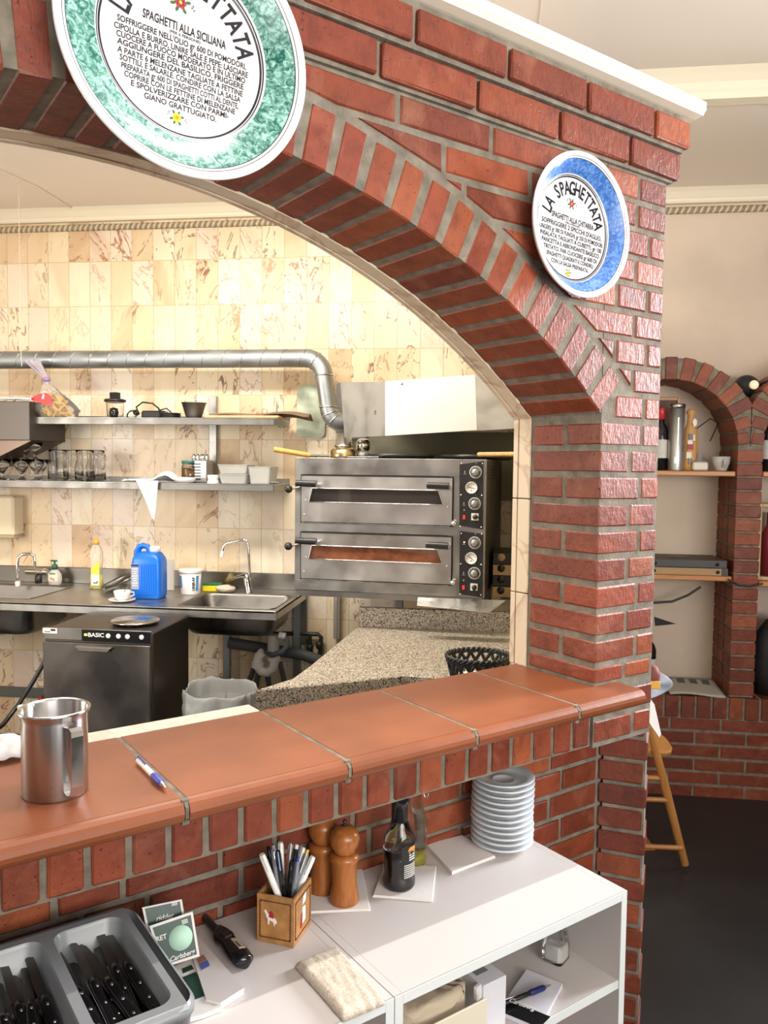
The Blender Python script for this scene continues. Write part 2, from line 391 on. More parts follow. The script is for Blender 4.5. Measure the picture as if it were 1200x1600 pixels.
# ------------------------------------------------------------------ text helper
def glyphs(body, size, align='CENTER', off=0.0, extr=0.0, shear=0, spacing=1.0):
    cu = bpy.data.curves.new('t', 'FONT'); cu.body = body; cu.size = size; cu.align_x = align; cu.align_y = 'CENTER'
    cu.offset = off; cu.extrude = extr; cu.shear = shear; cu.space_character = spacing; cu.resolution_u = 3
    o = bpy.data.objects.new('t', cu); COL.objects.link(o); dg = bpy.context.evaluated_depsgraph_get()
    me = bpy.data.meshes.new_from_object(o.evaluated_get(dg))
    vs = [v.co.copy() for v in me.vertices]; fs = [tuple(p.vertices) for p in me.polygons]
    bpy.data.objects.remove(o); bpy.data.meshes.remove(me); bpy.data.curves.remove(cu)
    return vs, fs
def put_text(mb, body, size, fr, align='CENTER', m=0, width=None, **k):
    """fr = (origin, ex, ey); width squeezes the line to that length"""
    vs, fs = glyphs(body, size, align, **k)
    if not vs: return mb
    if width:
        xs = [v.x for v in vs]; wd = max(xs)-min(xs); kx = width/wd if wd else 1
        for v in vs: v.x *= kx
    O, ex, ey = fr; n = Vector(ex).cross(Vector(ey))
    return mb.add([Vector(O)+Vector(ex)*v.x+Vector(ey)*v.y+n*v.z for v in vs], fs, m)
# ================================================================== STRUCTURE
# arch wall numbers (s, t, z)
TF, TB = 1.259, 1.488          # front and back faces
SC, ZC, RI = .40, .512, 1.648  # arch circle
RO = RI+.118
SJ, SE = 1.515, 1.740          # jamb face, pier end
ZTOP = 2.465; PITCHB = .06575
def FR(o, a, b, c): return (o, a, b, c)
# --- mortar core
mb = MB()
REC = .0028
def core_strip(s0, s1, z0a, z0b, z1, t0, t1):
    P = [L(s0, t0, z0a), L(s1, t0, z0b), L(s1, t0, z1), L(s0, t0, z1), L(s0, t1, z0a), L(s1, t1, z0b), L(s1, t1, z1), L(s0, t1, z1)]
    mb.add(P, [(0, 1, 2, 3), (5, 4, 7, 6), (4, 5, 1, 0), (3, 2, 6, 7), (1, 5, 6, 2), (4, 0, 3, 7)])
N = 60; sL = 2*SC-SJ
def arcz(s): return ZC+math.sqrt((RI+REC)**2-(s-SC)**2)
ss = [sL+(SJ-sL)*i/N for i in range(N+1)]
for a, b in zip(ss[:-1], ss[1:]): core_strip(a, b, arcz(a), arcz(b), ZTOP, TF+REC, TB-.001)
core_strip(SJ+REC, SE-REC, 0.92, 0.92, ZTOP, TF+REC, TB-.001)
core_strip(sL-.9, sL-REC, 0.92, 0.92, ZTOP, TF+REC, TB-.001)
# top stepped courses core
for (pr, za, zb) in ((.014, 2.306, 2.385), (.030, 2.378, ZTOP)):
    mb.box(L((sL-.9+SE+pr-.006)/2, (TF-pr+TB)/2+.004, (za+zb)/2), (SE+pr-.006-(sL-.9), TB-TF+pr-.006, zb-za), PHI)
# sill support core behind the rowlock course + lower wall
TLOW = 1.44
mb.box(L((-.9+SJ+.0)/2, (TF+.006+TB)/2, .985), (SJ+.9-.01, TB-TF-.006, .118), PHI)
mb.box(L((-.9+1.78)/2, (TLOW+.006+1.60)/2, .465), (2.68, 1.60-TLOW-.006, .93), PHI)
CORE = mb
bk = MB()
def fbrick(s0, s1, z0, z1, t=TF, th=.10, cl=True, dark=1.0):
    g = .0065; j = lambda: random.uniform(-.0015, .0015)
    poly = [(s0+g+j(), z0+g+j()), (s1-g+j(), z0+g+j()), (s1-g+j(), z1-g+j()), (s0+g+j(), z1-g+j())]
    if cl:
        if z1 < 1.79 and s1 > SJ-.05:      # beside the last ring brick: cut along its radial side
            if s0 < SJ-.05: return
            e2 = Vector((math.cos(a_sp), -math.sin(a_sp))); poly = clip(poly, e2.x, e2.y, e2.x*SJ+e2.y*(ZC+RI*math.cos(a_sp))+.010)
        else:                              # cut by the arch ring: straight cut along the chord
            P_ = []
            for i in range(4):
                a, b = poly[i], poly[(i+1) % 4]
                for q in range(40): P_.append((a[0]+(b[0]-a[0])*q/40, a[1]+(b[1]-a[1])*q/40))
            ins_ = [math.hypot(x-SC, y-ZC) < RO for x, y in P_]
            if all(ins_): return
            if any(ins_):
                X = [P_[i] for i in range(160) if ins_[i] != ins_[i-1]]
                a, b = X[0], X[-1]; nrm = Vector((-(b[1]-a[1]), b[0]-a[0])); nrm.normalize()
                if nrm.dot(Vector((a[0]-SC, a[1]-ZC))) < 0: nrm = -nrm
                poly = clip(poly, nrm.x, nrm.y, nrm.x*SC+nrm.y*ZC+RO+.006)
        if len(poly) < 3 or abs(area2(poly)) < 3e-4: return
    if area2(poly) < 0: poly = poly[::-1]
    e = random.uniform(0, .002)
    # clean tiny edges
    pp = []
    for p in poly:
        if not pp or math.hypot(p[0]-pp[-1][0], p[1]-pp[-1][1]) > .004: pp.append(p)
    if len(pp) < 3: return
    fr = (BX*t, AX, ZX, -BX)
    bk.prism(pp, -th, e, bev=.0035, fr=fr, col=bcol(dark))
def cbrick(s0, s1, t0, t1, z0, z1, dark=1.0, g=.0070):
    bk.cbox(L((s0+s1)/2, (t0+t1)/2, (z0+z1)/2), AX, BX, ZX, (s1-s0)/2, (t1-t0)/2, (z1-z0)/2-g, .0035, 0, bcol(dark), .0012)
# --- voussoirs of the arch ring (bricks on edge, running through the wall)
nV = 36*1; dA = .0668/RI; a_sp = math.asin((SJ-SC)/RI); nV = int(round(2*a_sp/dA)); dA = 2*a_sp/nV
for i in range(nV):
    a = -a_sp+dA*(i+.5); er = AX*math.sin(a)+ZX*math.cos(a); et = AX*math.cos(a)-ZX*math.sin(a)
    c = L(SC, (TF+TB)/2, ZC)+er*(RI+.054)
    # wedge gap grows outwards: mortar visible between
    bk.cbox(c+BX*random.uniform(-.001, .001), et, BX, er, .0257, (TB-TF)/2-.001, .054, .0035, 0, bcol(), .0012)
# --- courses above the ring and on the piers
zj = [2.240-PITCHB*k for k in range(0, 21)]
zrows = [(2.240, 2.306)]+[(zj[k+1], zj[k]) for k in range(20)]
for k, (z0, z1) in enumerate(zrows):
    odd = k % 2
    if z1 < 1.74 and z0 < 1.07 < z1: z0 = 1.0715
    if z1 < 1.74:                      # pier under the springing: corner bricks showing on both faces
        for side in (0, 1):
            if side == 1 and False: continue
            def cb(a, b, c, d):
                if side == 0: cbrick(a, b, c, d, z0, z1)
                else: cbrick(2*SC-b, 2*SC-a, c, d, z0, z1)
            if z1 < 1.075:
                if side == 0:
                    for a, b in ([(1.521, 1.625), (1.637, 1.74)] if odd else [(1.521, 1.66), (1.672, 1.735)]): cb(a, b, TF, TF+.1)
                continue
            if odd:
                cb(SJ, 1.662, TF, TF+.106); cb(1.673, 1.738, TF, TF+.106); cb(SJ, 1.738, TF+.119, TB-.008)
            else:
                cb(SJ, 1.620, TF, TB-.008); cb(1.632, 1.728, TF, TB-.008)
    else:
        x = SE; ws = [.115] if odd else [.066, .115]
        ws += [.12] if random.random() < .3 else []
        if k == 0: ws = [.11]; x = SE
        i = 0
        while x > -.75:
            wd = ws[i] if i < len(ws) else .24
            if i == 0 and k: x0 = x
            fbrick(x-wd, x, z0, z1, cl=True); x -= wd; i += 1
# stepped cornice courses
for (pr, z0, z1, js) in ((.020, 2.313, 2.375, 1.571), (.035, 2.387, 2.449, 1.640)):
    x = js; e = SE+pr
    def cc(a, b):
        bk.cbox(L((a+b)/2, TF-pr+.054, (z0+z1)/2), AX, BX, ZX, (b-a)/2-.0055, .054, (z1-z0)/2, .0035, 0, bcol(), .0012)
    cc(js, e+.0055)
    while x > -.7: cc(x-.2385, x); x -= .2385
    # short end return
    bk.cbox(L(SE+pr-.054, TF-pr+.054+.11, (z0+z1)/2), AX, BX, ZX, .054, .05, (z1-z0)/2, .0035, 0, bcol(), .0012)
# --- rowlock course under the sill
k = 0; x = 1.508
while x > -.6:
    cbrick(x-.0655+.006, x-.006, TF, TF+.15, .93-.0, 1.04, g=.001); x -= .0655
# --- lower wall, set back under the sill
SLC = 1.763
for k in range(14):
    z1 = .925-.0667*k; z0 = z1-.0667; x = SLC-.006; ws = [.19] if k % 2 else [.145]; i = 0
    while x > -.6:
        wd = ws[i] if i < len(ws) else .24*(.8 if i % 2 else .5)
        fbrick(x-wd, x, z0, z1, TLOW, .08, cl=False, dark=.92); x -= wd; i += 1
# angled lower pillar face turning back towards the room (heading ~105 deg)
hd = R(103); DV = Vector((math.sin(hd), math.cos(hd), 0)); DN = Vector((-DV.y, DV.x, 0))   # DN points away from the viewer
P0 = L(SLC, TLOW, 0)
pl = MB()
CORE.cbox(P0+DV*.066+DN*.063+ZX*.465, DV, DN, ZX, .056, .057, .465)
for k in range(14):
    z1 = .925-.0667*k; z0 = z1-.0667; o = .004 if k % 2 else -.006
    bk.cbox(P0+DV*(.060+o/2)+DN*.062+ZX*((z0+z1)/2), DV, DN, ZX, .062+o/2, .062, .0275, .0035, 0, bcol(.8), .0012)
# filler under the pier overhang, behind the angled face
CORE.box(L(1.63, 1.50, .5), (.2, .1, .98), PHI)
core = CORE.build('wall_arch', MORTAR); struct(core)
bo = bk.build('brickwork', BRICK, core)
# --- marble lining on the kitchen edge of the opening
mt = MB()
T0, T1 = 1.490, 1.546
nseg = 48; arc = [(-a_sp+2*a_sp*i/nseg) for i in range(nseg+1)]
def ringpt(a, r, t): return L(SC+r*math.sin(a), t, ZC+r*math.cos(a))
for a, b in zip(arc[:-1], arc[1:]):
    for (ta, tb, ra, rb) in ((T0, T1-.016, RI-.002, RI+.09), (T1-.013, T1+.002, RI-.004, RI+.09)):
        P = [ringpt(a, ra, ta), ringpt(b, ra, ta), ringpt(b, rb, ta), ringpt(a, rb, ta), ringpt(a, ra, tb), ringpt(b, ra, tb), ringpt(b, rb, tb), ringpt(a, rb, tb)]
        mt.add(P, [(0, 1, 2, 3), (5, 4, 7, 6), (4, 5, 1, 0), (3, 2, 6, 7), (1, 5, 6, 2), (4, 0, 3, 7)])
for z0, z1 in ((1.074, 1.265), (1.268, 1.515), (1.518, 1.738)):
    mt.box(L(SJ+.04, (T0+T1-.016)/2, (z0+z1)/2), (.084, T1-.016-T0, z1-z0), PHI, bev=.0012)
    mt.box(L(SJ+.04, T1-.0055, (z0+z1)/2), (.088, .015, z1-z0), PHI, bev=.0012)
    mt.box(L(sL-.04, (T0+T1)/2, (z0+z1)/2), (.084, T1-T0, z1-z0), PHI, bev=.0012)
o = mt.build('trim_1', TRIMMARBLE); struct(o)
# kitchen side tiling of the arch wall
mk = MB()
for a, b in zip(ss[:-1], ss[1:]):
    za, zb = arcz(a)+.08, arcz(b)+.08
    P = [L(a, TB, za), L(b, TB, zb), L(b, TB, ZTOP), L(a, TB, ZTOP), L(a, TB+.05, za), L(b, TB+.05, zb), L(b, TB+.05, ZTOP), L(a, TB+.05, ZTOP)]
    mk.add(P, [(0, 1, 2, 3), (5, 4, 7, 6), (4, 5, 1, 0), (3, 2, 6, 7)])
o = mk.build('trim_2', TRIMMARBLE); struct(o)
# marble strip behind the sill, left part, and granite upstand right part
o = MB().box(L(.06, 1.556, 1.052), (1.40, .056, .04), PHI, bev=.002).build('trim_3', WHITEMARBLE); struct(o)
# --- terracotta sill
sl = MB(); gr = MB()
def sill_tile(s0, s1, notch=False):
    tf = 1.172; zt = 1.072; zb = 1.034
    prof = [(1.526 if not notch else TF+.004, zb), (1.526 if not notch else TF+.004, zt)]
    prof += [(tf+.020, zt)]
    cz = (zt+zb)/2-.001; rr = .0195
    for i in range(9):
        a = math.pi/2+math.pi*i/8; prof.append((tf+.020+rr*math.cos(a)*1.0, cz+rr*math.sin(a)))
    prof.append((tf+.03, zb+.002))
    n = len(prof); vs = [L(s0, p[0], p[1]) for p in prof]+[L(s1, p[0], p[1]) for p in prof]
    fs = [(i, (i+1) % n, n+(i+1) % n, n+i) for i in range(n)]+[tuple(reversed(range(n))), tuple(range(n, 2*n))]
    sl.add(vs, fs, 0, None, False)
seam = [1.367-.303*k for k in range(8)]
for k in range(7): sill_tile(seam[k+1]+.0045, seam[k]-.0045)
sill_tile(1.3715, SJ-.001); sill_tile(SJ-.001, 1.598, True)
o = sl.build('trim_4', TERRA); struct(o)
for q in seam[:-1]:
    gr.box(L(q, 1.353, 1.0512), (.012, .345, .040), PHI)
    gr.box(L(q, 1.187, 1.0525), (.012, .026, .035), PHI, bev=.009)
o = gr.build('trim_5', MORTAR); struct(o)
# --- white moulding on top of the arch wall
tm = MB(); prof = [(TF-.03, 2.4655), (TF-.052, 2.468), (TF-.055, 2.474), (TF-.060, 2.478), (TF-.060, 2.497), (TF-.054, 2.502), (TB+.05, 2.502), (TB+.05, 2.4655)]
n = len(prof); s0, s1 = -1.6, 1.800
vs = [L(s0, *p) for p in prof]+[L(s1, *p) for p in prof]
tm.add(vs, [(i, (i+1) % n, n+(i+1) % n, n+i) for i in range(n)]+[tuple(reversed(range(n))), tuple(range(n, 2*n))])
o = tm.build('trim_6', CORNICE); struct(o)
# --- back wall, kitchen tiles + dining plaster
o = MB().box((-1.85, 4.36, 1.5), (4.3, .12, 3.1)).build('wall_kitchen', TILE); struct(o)
o = MB().box((2.4, 4.36, 1.5), (4.2, .12, 3.1)).build('wall_dining', PLASTER); struct(o)
o = MB().box((.33, 3.29, 1.24), (.10, 2.02, 2.5)).build('wall_partition', mat('plaster_kitchen', (.45, .38, .22), .7, var=.1)); struct(o)
o = MB().box((-3.66, 2.2, 1.5), (.12, 4.44, 3.1)).build('wall_left', TILE); struct(o)
wf = MB(); wf.box((.4, -2.2, .7), (8.6, .12, 1.4)); wf.box((.4, -2.2, 2.9), (8.6, .12, .5)); wf.box((3.3, -2.2, 1.8), (2.6, .12, 1.8))
for x in (-3.7, -1.2, 2.0, 4.6): wf.box((x, -2.2, 1.8), (.5, .12, 1.8))
o = wf.build('wall_front', PLASTER); struct(o)
wr = MB(); wr.box((4.6, 1.1, .55), (.12, 6.6, 1.1)); wr.box((4.6, 1.1, 2.85), (.12, 6.6, .6))
wr.box((4.6, 1.1, 1.8), (.12, 6.6, 1.6))
o = wr.build('wall_right', PLASTER); struct(o)
o = MB().box((0.4, 1.2, -.05), (8.6, 6.5, .1)).build('floor', SLATE); struct(o)
ce = MB(); ce.box((.4, 3.86, 3.07), (8.6, 1.15, .14)); ce.box((.4, .6, 3.14), (8.6, 5.4, .12)); ce.box((.4, 3.25, 3.04), (8.6, .04, .08))
ce.box((hz(843, 30, 3.08).x, 1.4, 3.079), (.004, 3.6, .003))
o = ce.build('ceiling', CEIL); struct(o)
# cornice mouldings
def moulding(name, Y, z, pr, x0=-3.6, x1=4.5, m=None):
    n = len(pr); vs = [Vector((x0, Y+p[0], z+p[1])) for p in pr]+[Vector((x1, Y+p[0], z+p[1])) for p in pr]
    o = MB().add(vs, [(i, (i+1) % n, n+(i+1) % n, n+i) for i in range(n)]+[tuple(reversed(range(n))), tuple(range(n, 2*n))]).build(name, m or CORNICE)
    return struct(o)
moulding('trim_7', 4.30, 2.935, [(0, 0), (-.028, 0), (-.034, .008), (-.034, .020), (-.040, .026), (-.044, .032), (-.058, .050), (-.075, .065), (-.075, .0655), (0, .0655)])
moulding('trim_8', 3.235, 3.0, [(0.05, -.012), (-.012, -.012), (-.016, -.004), (-.016, .010), (-.022, .018), (-.034, .040), (-.055, .062), (-.075, .080), (.0, .080)])
# rope border under the cornice
rp = MB(); nR = 260
for ph in (0, math.pi):
    pts = [(-3.55+8.0*i/(nR*6), 4.293-.006*math.cos(2*math.pi*i/6*1.0+ph)*1.0, 2.905+.011*math.sin(2*math.pi*i/6+ph)) for i in range(nR*6+1)]
    rp.tube(pts, .0095, 5, m=0, col=((.30, .24, .16) if ph else (.62, .53, .38)))
RM, nt_, b_ = newmat('rope'); a_ = nt_.nodes.new('ShaderNodeAttribute'); a_.attribute_name = 'Col'; nt_.links.new(a_.outputs['Color'], b_.inputs['Base Color']); b_.inputs['Roughness'].default_value = .8
o = rp.build('trim_9', RM); struct(o)
# --- niche wall in the dining room (brick arches standing proud of the plaster)
nb = MB(); nc = MB()
NY, ND = 4.0, .30; NCX, NR_, NZ = .85, .315, 1.71; PW = .117; NP = NCX+NR_   # right jamb
cent = [NCX, NCX+2*NR_+PW, NCX+2*(2*NR_+PW)]
def nbrick(x0, x1, z0, z1, col=None):
    nb.cbox(Vector(((x0+x1)/2, NY+.055, (z0+z1)/2)), Vector((1, 0, 0)), Vector((0, 1, 0)), ZX, (x1-x0)/2, .055, (z1-z0)/2, .003, 0, col or tuple(c*.9 for c in bcol()), .001)
xl = NCX-NR_-PW; xr = cent[-1]+NR_+PW
# piers
for c in [cent[0]-NR_-PW]+[q+NR_ for q in cent]:
    nc.box((c+PW/2, NY+ND/2+.003, (.5+NZ)/2+.0), (PW-.008, ND-.006, NZ-.5))
    z = .505; k = 0
    while z+.066 < NZ+.03: nbrick(c, c+PW, z+.005, z+.0612); z += .0662
    # soffit side bricks (dark inner faces)
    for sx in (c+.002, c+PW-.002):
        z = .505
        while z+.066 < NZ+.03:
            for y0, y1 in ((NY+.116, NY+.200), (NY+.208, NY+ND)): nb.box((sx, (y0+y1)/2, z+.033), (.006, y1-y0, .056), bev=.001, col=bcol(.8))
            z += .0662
# rings
for ci, c in enumerate(cent):
    n = 15; da = math.pi/n
    for i in range(n):
        a = -math.pi/2+da*(i+.5); er = Vector((math.sin(a), 0, math.cos(a))); et = Vector((math.cos(a), 0, -math.sin(a)))
        rl = .108
        # the outer ends of low bricks are trimmed where two rings meet
        lim = PW/2-.006
        x_out = abs(math.sin(a))*(NR_+rl)-NR_
        if x_out > lim: rl = max(.045, (NR_+lim)/abs(math.sin(a))-NR_)
        cc_ = Vector((c, NY+ND/2, NZ))+er*(NR_+rl/2)
        nb.cbox(cc_, et, Vector((0, 1, 0)), er, .0275, ND/2, rl/2, .003, 0, tuple(q*.9 for q in bcol()), .001)
    for i in range(32):
        a = -math.pi/2+math.pi*i/32; b = a+math.pi/32
        def rq(an, r, y): 
            x = math.sin(an)*r; lim = NR_+PW/2-.002
            x = max(-lim, min(lim, x)); return Vector((c+x, y, NZ+math.cos(an)*r))
        P = [rq(a, NR_+.005, NY+.005), rq(b, NR_+.005, NY+.005), rq(b, NR_+.104, NY+.005), rq(a, NR_+.104, NY+.005), rq(a, NR_+.005, NY+ND), rq(b, NR_+.005, NY+ND), rq(b, NR_+.104, NY+ND), rq(a, NR_+.104, NY+ND)]
        nc.add(P, [(0, 1, 2, 3), (5, 4, 7, 6), (4, 5, 1, 0), (3, 2, 6, 7)])
# base: rowlock course, then stretchers
nc.box(((xl+xr)/2, NY+ND/2-.002, .247), (xr-xl, ND-.008, .494))
x = xl
while x < xr-.05:
    inp = any(abs(x+.04-(q+NR_+PW/2)) < .055 for q in [cent[0]-2*NR_-PW]+cent)
    nb.cbox(Vector((x+.037, NY+ND/2-.006, .443)), Vector((1, 0, 0)), Vector((0, 1, 0)), ZX, .031, ND/2, .053, .003, 0, tuple(q*.85 for q in bcol()), .001)
    x += .0745
for k in range(6):
    z1 = .385-.0667*k; x = xl-(.12 if k % 2 else 0)
    while x < xr:
        a, b = max(x, xl), min(x+.232, xr)
        if b-a > .03: nbrick(a, b, z1-.0555, z1, tuple(q*.8 for q in bcol()))
        x += .24
o = nc.build('wall_niche', MORTAR); struct(o)
nb.build('niche_brickwork', BRICK, o)
# ================================================================== KITCHEN FITTINGS
def V(*a): return Vector(a)
def arc_pts(c, r, a0, a1, n, ex, ey): return [Vector(c)+Vector(ex)*r*math.cos(a0+(a1-a0)*i/n)+Vector(ey)*r*math.sin(a0+(a1-a0)*i/n) for i in range(n+1)]
def rrect(w, d, r, n=5, cx=0, cy=0):
    pts = []
    for sx, sy, a0 in ((1, 1, 0), (-1, 1, 90), (-1, -1, 180), (1, -1, 270)):
        for i in range(n+1):
            a = R(a0+90*i/n); pts.append((cx+sx*(w/2-r)+r*math.cos(a), cy+sy*(d/2-r)+r*math.sin(a)))
    return pts
# ---- steel worktop with two basins
WZ, WF = .905, 3.635
wt = thing('steel_worktop', 'long stainless steel worktop with two sink bowls along the tiled wall', 'worktop', (-1.8, 4.0, 0))
def wl(x, y, z): return V(x+1.8, y-4.0, z)
b1 = (-1.50, -1.015, 3.70, 4.10); b0 = (-3.05, -2.29, 3.74, 4.17); XR = -.985; XL = -3.5
m = MB()
def slab(x0, x1, y0, y1): m.box(wl((x0+x1)/2, (y0+y1)/2, WZ-.004), (x1-x0, y1-y0, .008))
slab(XL, b0[0], WF, 4.295); slab(b0[1], b1[0], WF, 4.295); slab(b1[1], XR, WF, 4.295)
for b in (b0, b1): slab(b[0], b[1], WF, b[2]); slab(b[0], b[1], b[3], 4.295)
m.box(wl((XL+XR)/2, WF+.004, WZ-.02), (XR-XL, .008, .04)); m.box(wl(XR-.004, 3.96, WZ-.02), (.008, .66, .04))
m.box(wl((XL+XR)/2, WF-.001, WZ+.001), (XR-XL, .012, .006), bev=.002)
m.build('worktop_sheet', STEEL, wt)
MB().box(wl((XL+XR)/2-.03, 4.288, WZ+.045), (XR-XL-.06, .012, .092), bev=.003).build('splashback', STEELD, wt)
def basin(b, dp):
    m = MB(); w, d = b[1]-b[0], b[3]-b[2]; cx, cy = (b[0]+b[1])/2, (b[2]+b[3])/2
    rings = [(w+.012, d+.012, .04, WZ+.002), (w, d, .05, WZ+.001), (w-.006, d-.006, .05, WZ-.012), (w-.03, d-.03, .06, WZ-dp+.04), (w-.08, d-.08, .07, WZ-dp+.008), (w-.16, d-.16, .07, WZ-dp), (.08, .08, .039, WZ-dp-.004)]
    vs = []; n = 24
    for (a, c, r, z) in rings: vs += [wl(cx+p[0], cy+p[1], z) for p in rrect(a, c, r)]
    fs = [(k*n+i, k*n+(i+1) % n, (k+1)*n+(i+1) % n, (k+1)*n+i) for k in range(len(rings)-1) for i in range(n)]
    fs.append(tuple(range((len(rings)-1)*n, len(rings)*n)))
    m.add(vs, fs, 0, None, True); o = m.build('basin', BASIN, wt, solid=.002)
    d_ = MB(); d_.lathe([(.0, .001), (.03, .001), (.034, .003), (.036, .0)], 20, wl(cx, cy, WZ-dp)); d_.build('drain', CHROME, o)
    d2 = MB()
    for k in range(3): d2.box(wl(b[1]-.034+.0, b[3]-.06+k*.0, WZ-.035), (.002, .03, .012))
    d2.build('overflow', BLACKP, o)
basin(b1, .15); basin(b0, .20)
for x, nm in ((-1.435, 0), (XR-.05, 1), (-2.2, 2)):
    MB().box(wl(x, 4.26, .57 if nm == 1 else .44), (.04, .03, .6 if nm == 1 else .86), bev=.003).build('leg', GALV, wt)
# ---- dishwasher
dw = thing('dishwasher', 'dark stainless undercounter dishwasher with a black BASIC control strip', 'dishwasher', (0, 0, 0))
DY = 3.2; x0, x1, ztop = -1.899, -1.408, .888
m = MB(); m.box(((x0+x1)/2, DY+.215, ztop/2+.04), (x1-x0, .41, ztop-.10), bev=.006); m.build('body', mat('steel_side', (.13, .115, .10), .42, 1), dw)
MB().box(((x0+x1)/2, DY+.002, ztop-.028), (x1-x0-.004, .012, .050), bev=.002).build('fascia', STEELD, dw)
dr = MB(); dr.box(((x0+x1)/2, DY-.004, .45), (x1-x0-.006, .02, .75), bev=.003); dro = dr.build('door', mat('steel_dark', (.20, .18, .165), .35, 1, var=.2, vscale=4), dw)
h = MB(); hx0, hx1 = hY(122, 1010, DY).x, hY(179, 1010, DY).x; hz0 = hY(150, 1009, DY).z
h.prism([(hx0, hz0), (hx0+.018, hz0-.020), (hx1-.018, hz0-.020), (hx1, hz0)], 0, .018, fr=(V(0, DY-.012, 0), V(1, 0, 0), ZX, V(0, -1, 0)), bev=.002); h.build('handle', STEELD, dro)
px0, px1 = hY(129, 992, DY).x, hY(238, 992, DY).x
pn = MB().box(((px0+px1)/2-.002, DY-.007, ztop-.029), (px1-px0-.006, .006, .050), bev=.001).build('control_panel', BLACKG, dw)
t = MB(); put_text(t, 'BASIC', .024, (V(hY(152, 993, DY).x, DY-.0115, ztop-.026), V(1, 0, 0), ZX), off=.0006, width=.072); t.build('lettering', WHITEP, pn)
y = MB(); y.box((px0+.02, DY-.011, ztop-.026), (.014, .002, .010), bev=.0008); y.build('indicator', mat('lamp_yellow', (.9, .75, .1), .4, emis=((1, .8, .1), 1.0)), pn)
for px in (171, 187, 201, 223):
    c = hY(px, 995, DY); c.y = DY-.0105; c.z = ztop-.027
    MB().lathe([(0, .0), (.0105, .0), (.0105, .002), (.009, .003), (0, .003)], 20, c, ax=(0, -1, 0)).build('button', WHITEP, pn)
st = MB().box((x0+.033, DY-.006, ztop-.016), (.066, .003, .022)).build('sticker', PAPERW, dw)
tt = MB(); tt.box((x0+.048, DY-.0078, ztop-.012), (.022, .0006, .008)); tt.box((x0+.022, DY-.0078, ztop-.02), (.026, .0006, .003)); tt.build('print', INK, st)
MB().box(((x0+x1)/2, DY+.24, .045), (x1-x0-.05, .36, .09)).build('foot', BLACKP, dw)
def solo(name, mb, m, label, cat, loc=(0, 0, 0), rz=0, group=None, **k):
    o = mb.build(name, m, None, loc, (0, 0, rz), **k); return tag(o, label, cat, group)
# round steel lid lying on the dishwasher
c = hY(222, 963, 3.45)
solo('pan_lid', MB().lathe([(0, 0), (.09, 0), (.105, .012), (.108, .014), (.104, .018), (0, .022)], 36), STEELB, 'round stainless lid lying on top of the dishwasher', 'lid', (c.x, 3.38, ztop-.0095))
# ---- pipes on the wall under the worktop
m = MB(); m.tube([(-1.40, 4.19, .62), (-1.15, 4.19, .59), (-.99, 4.19, .57), (-.9, 4.19, .545), (-.86, 4.2, .50), (-.84, 4.15, .44)], .03, 12)
solo('waste_pipe', m, RUBBER, 'thick grey waste pipe running along the wall below the right sink', 'pipe')
sp = thing('sink_trap', 'white plastic U-bend trap under the right sink bowl', 'pipe', (-1.06, 3.93, 0))
q = lambda x, y, Y=3.93: hY(x, y, Y)-V(-1.06, 3.93, 0)
m = MB(); m.tube([q(427, 992), q(427, 1018)], .030, 14); m.build('tailpipe', mat('grey_white_plastic', (.52, .48, .42), .4), sp)
a, b = q(429, 1030), q(408, 1030)
m = MB(); m.tube([q(429, 1018), q(429, 1034), q(427, 1044), q(418, 1051), q(408, 1049), q(403, 1042)], .024, 14); m.build('trap_bend', WHITEP, sp)
m = MB(); m.tube([q(403, 1043), q(402, 1034), q(405, 1024), q(411, 1019)], .024, 14); m.build('trap_outlet', WHITEP, sp)
m = MB(); m.tube([q(428, 1026), q(428, 1032)], .031, 14); m.tube([q(403, 1034), q(402, 1043)], .031, 14); m.build('union_nut', WHITEP, sp)
m = MB(); m.tube([q(436, 992, 3.85), q(446, 994, 3.85)], .016, 12); m.build('hose_elbow', WHITEP, sp)
m = MB(); m.tube([hY(447, 996, 3.86), hY(450, 1008, 3.86), hY(442, 1018, 3.86), hY(425, 1024, 3.88), hY(412, 1016, 3.98)], .014, 10)
solo('drain_hose', m, RUBBER, 'grey ribbed hose looping behind the white sink trap', 'hose')
for i, (p, lab) in enumerate(((((384, 1076), (393, 1055), (398, 1040)), 'leftmost grey hose hanging down below the white trap'), (((399, 1078), (402, 1060), (405, 1048)), 'dark grey hose hanging directly below the white trap'), (((421, 1078), (419, 1060), (416, 1050)), 'short dark hose just right of the white trap bend'), (((447, 1078), (442, 1055), (437, 1035)), 'rightmost grey hose slanting down beside the trap'))):
    solo('hose', MB().tube([hY(x, y, 4.05) for x, y in p], .014, 10), RUBBER, lab, 'hose', group='hoses under the right sink')
m = MB(); m.tube([hY(380, 990, 4.26), hY(470, 990, 4.26), hY(497, 991, 4.26), hY(502, 996, 4.26), hY(501, 1012, 4.26), hY(498, 1030, 4.26)], .012, 8); m.tube([hY(484, 991, 4.26), hY(484, 1010, 4.26), hY(486, 1036, 4.26)], .012, 8)
for x, y in ((484, 1018), (499, 1014)): m.lathe([(.012, 0), (.018, .004), (.02, .03), (.014, .04)], 12, hY(x, y, 4.26))
solo('water_pipe', m, mat('blackened_pipe', (.025, .028, .022), .4), 'black water supply pipe with two valves on the tiles below the oven', 'pipe')
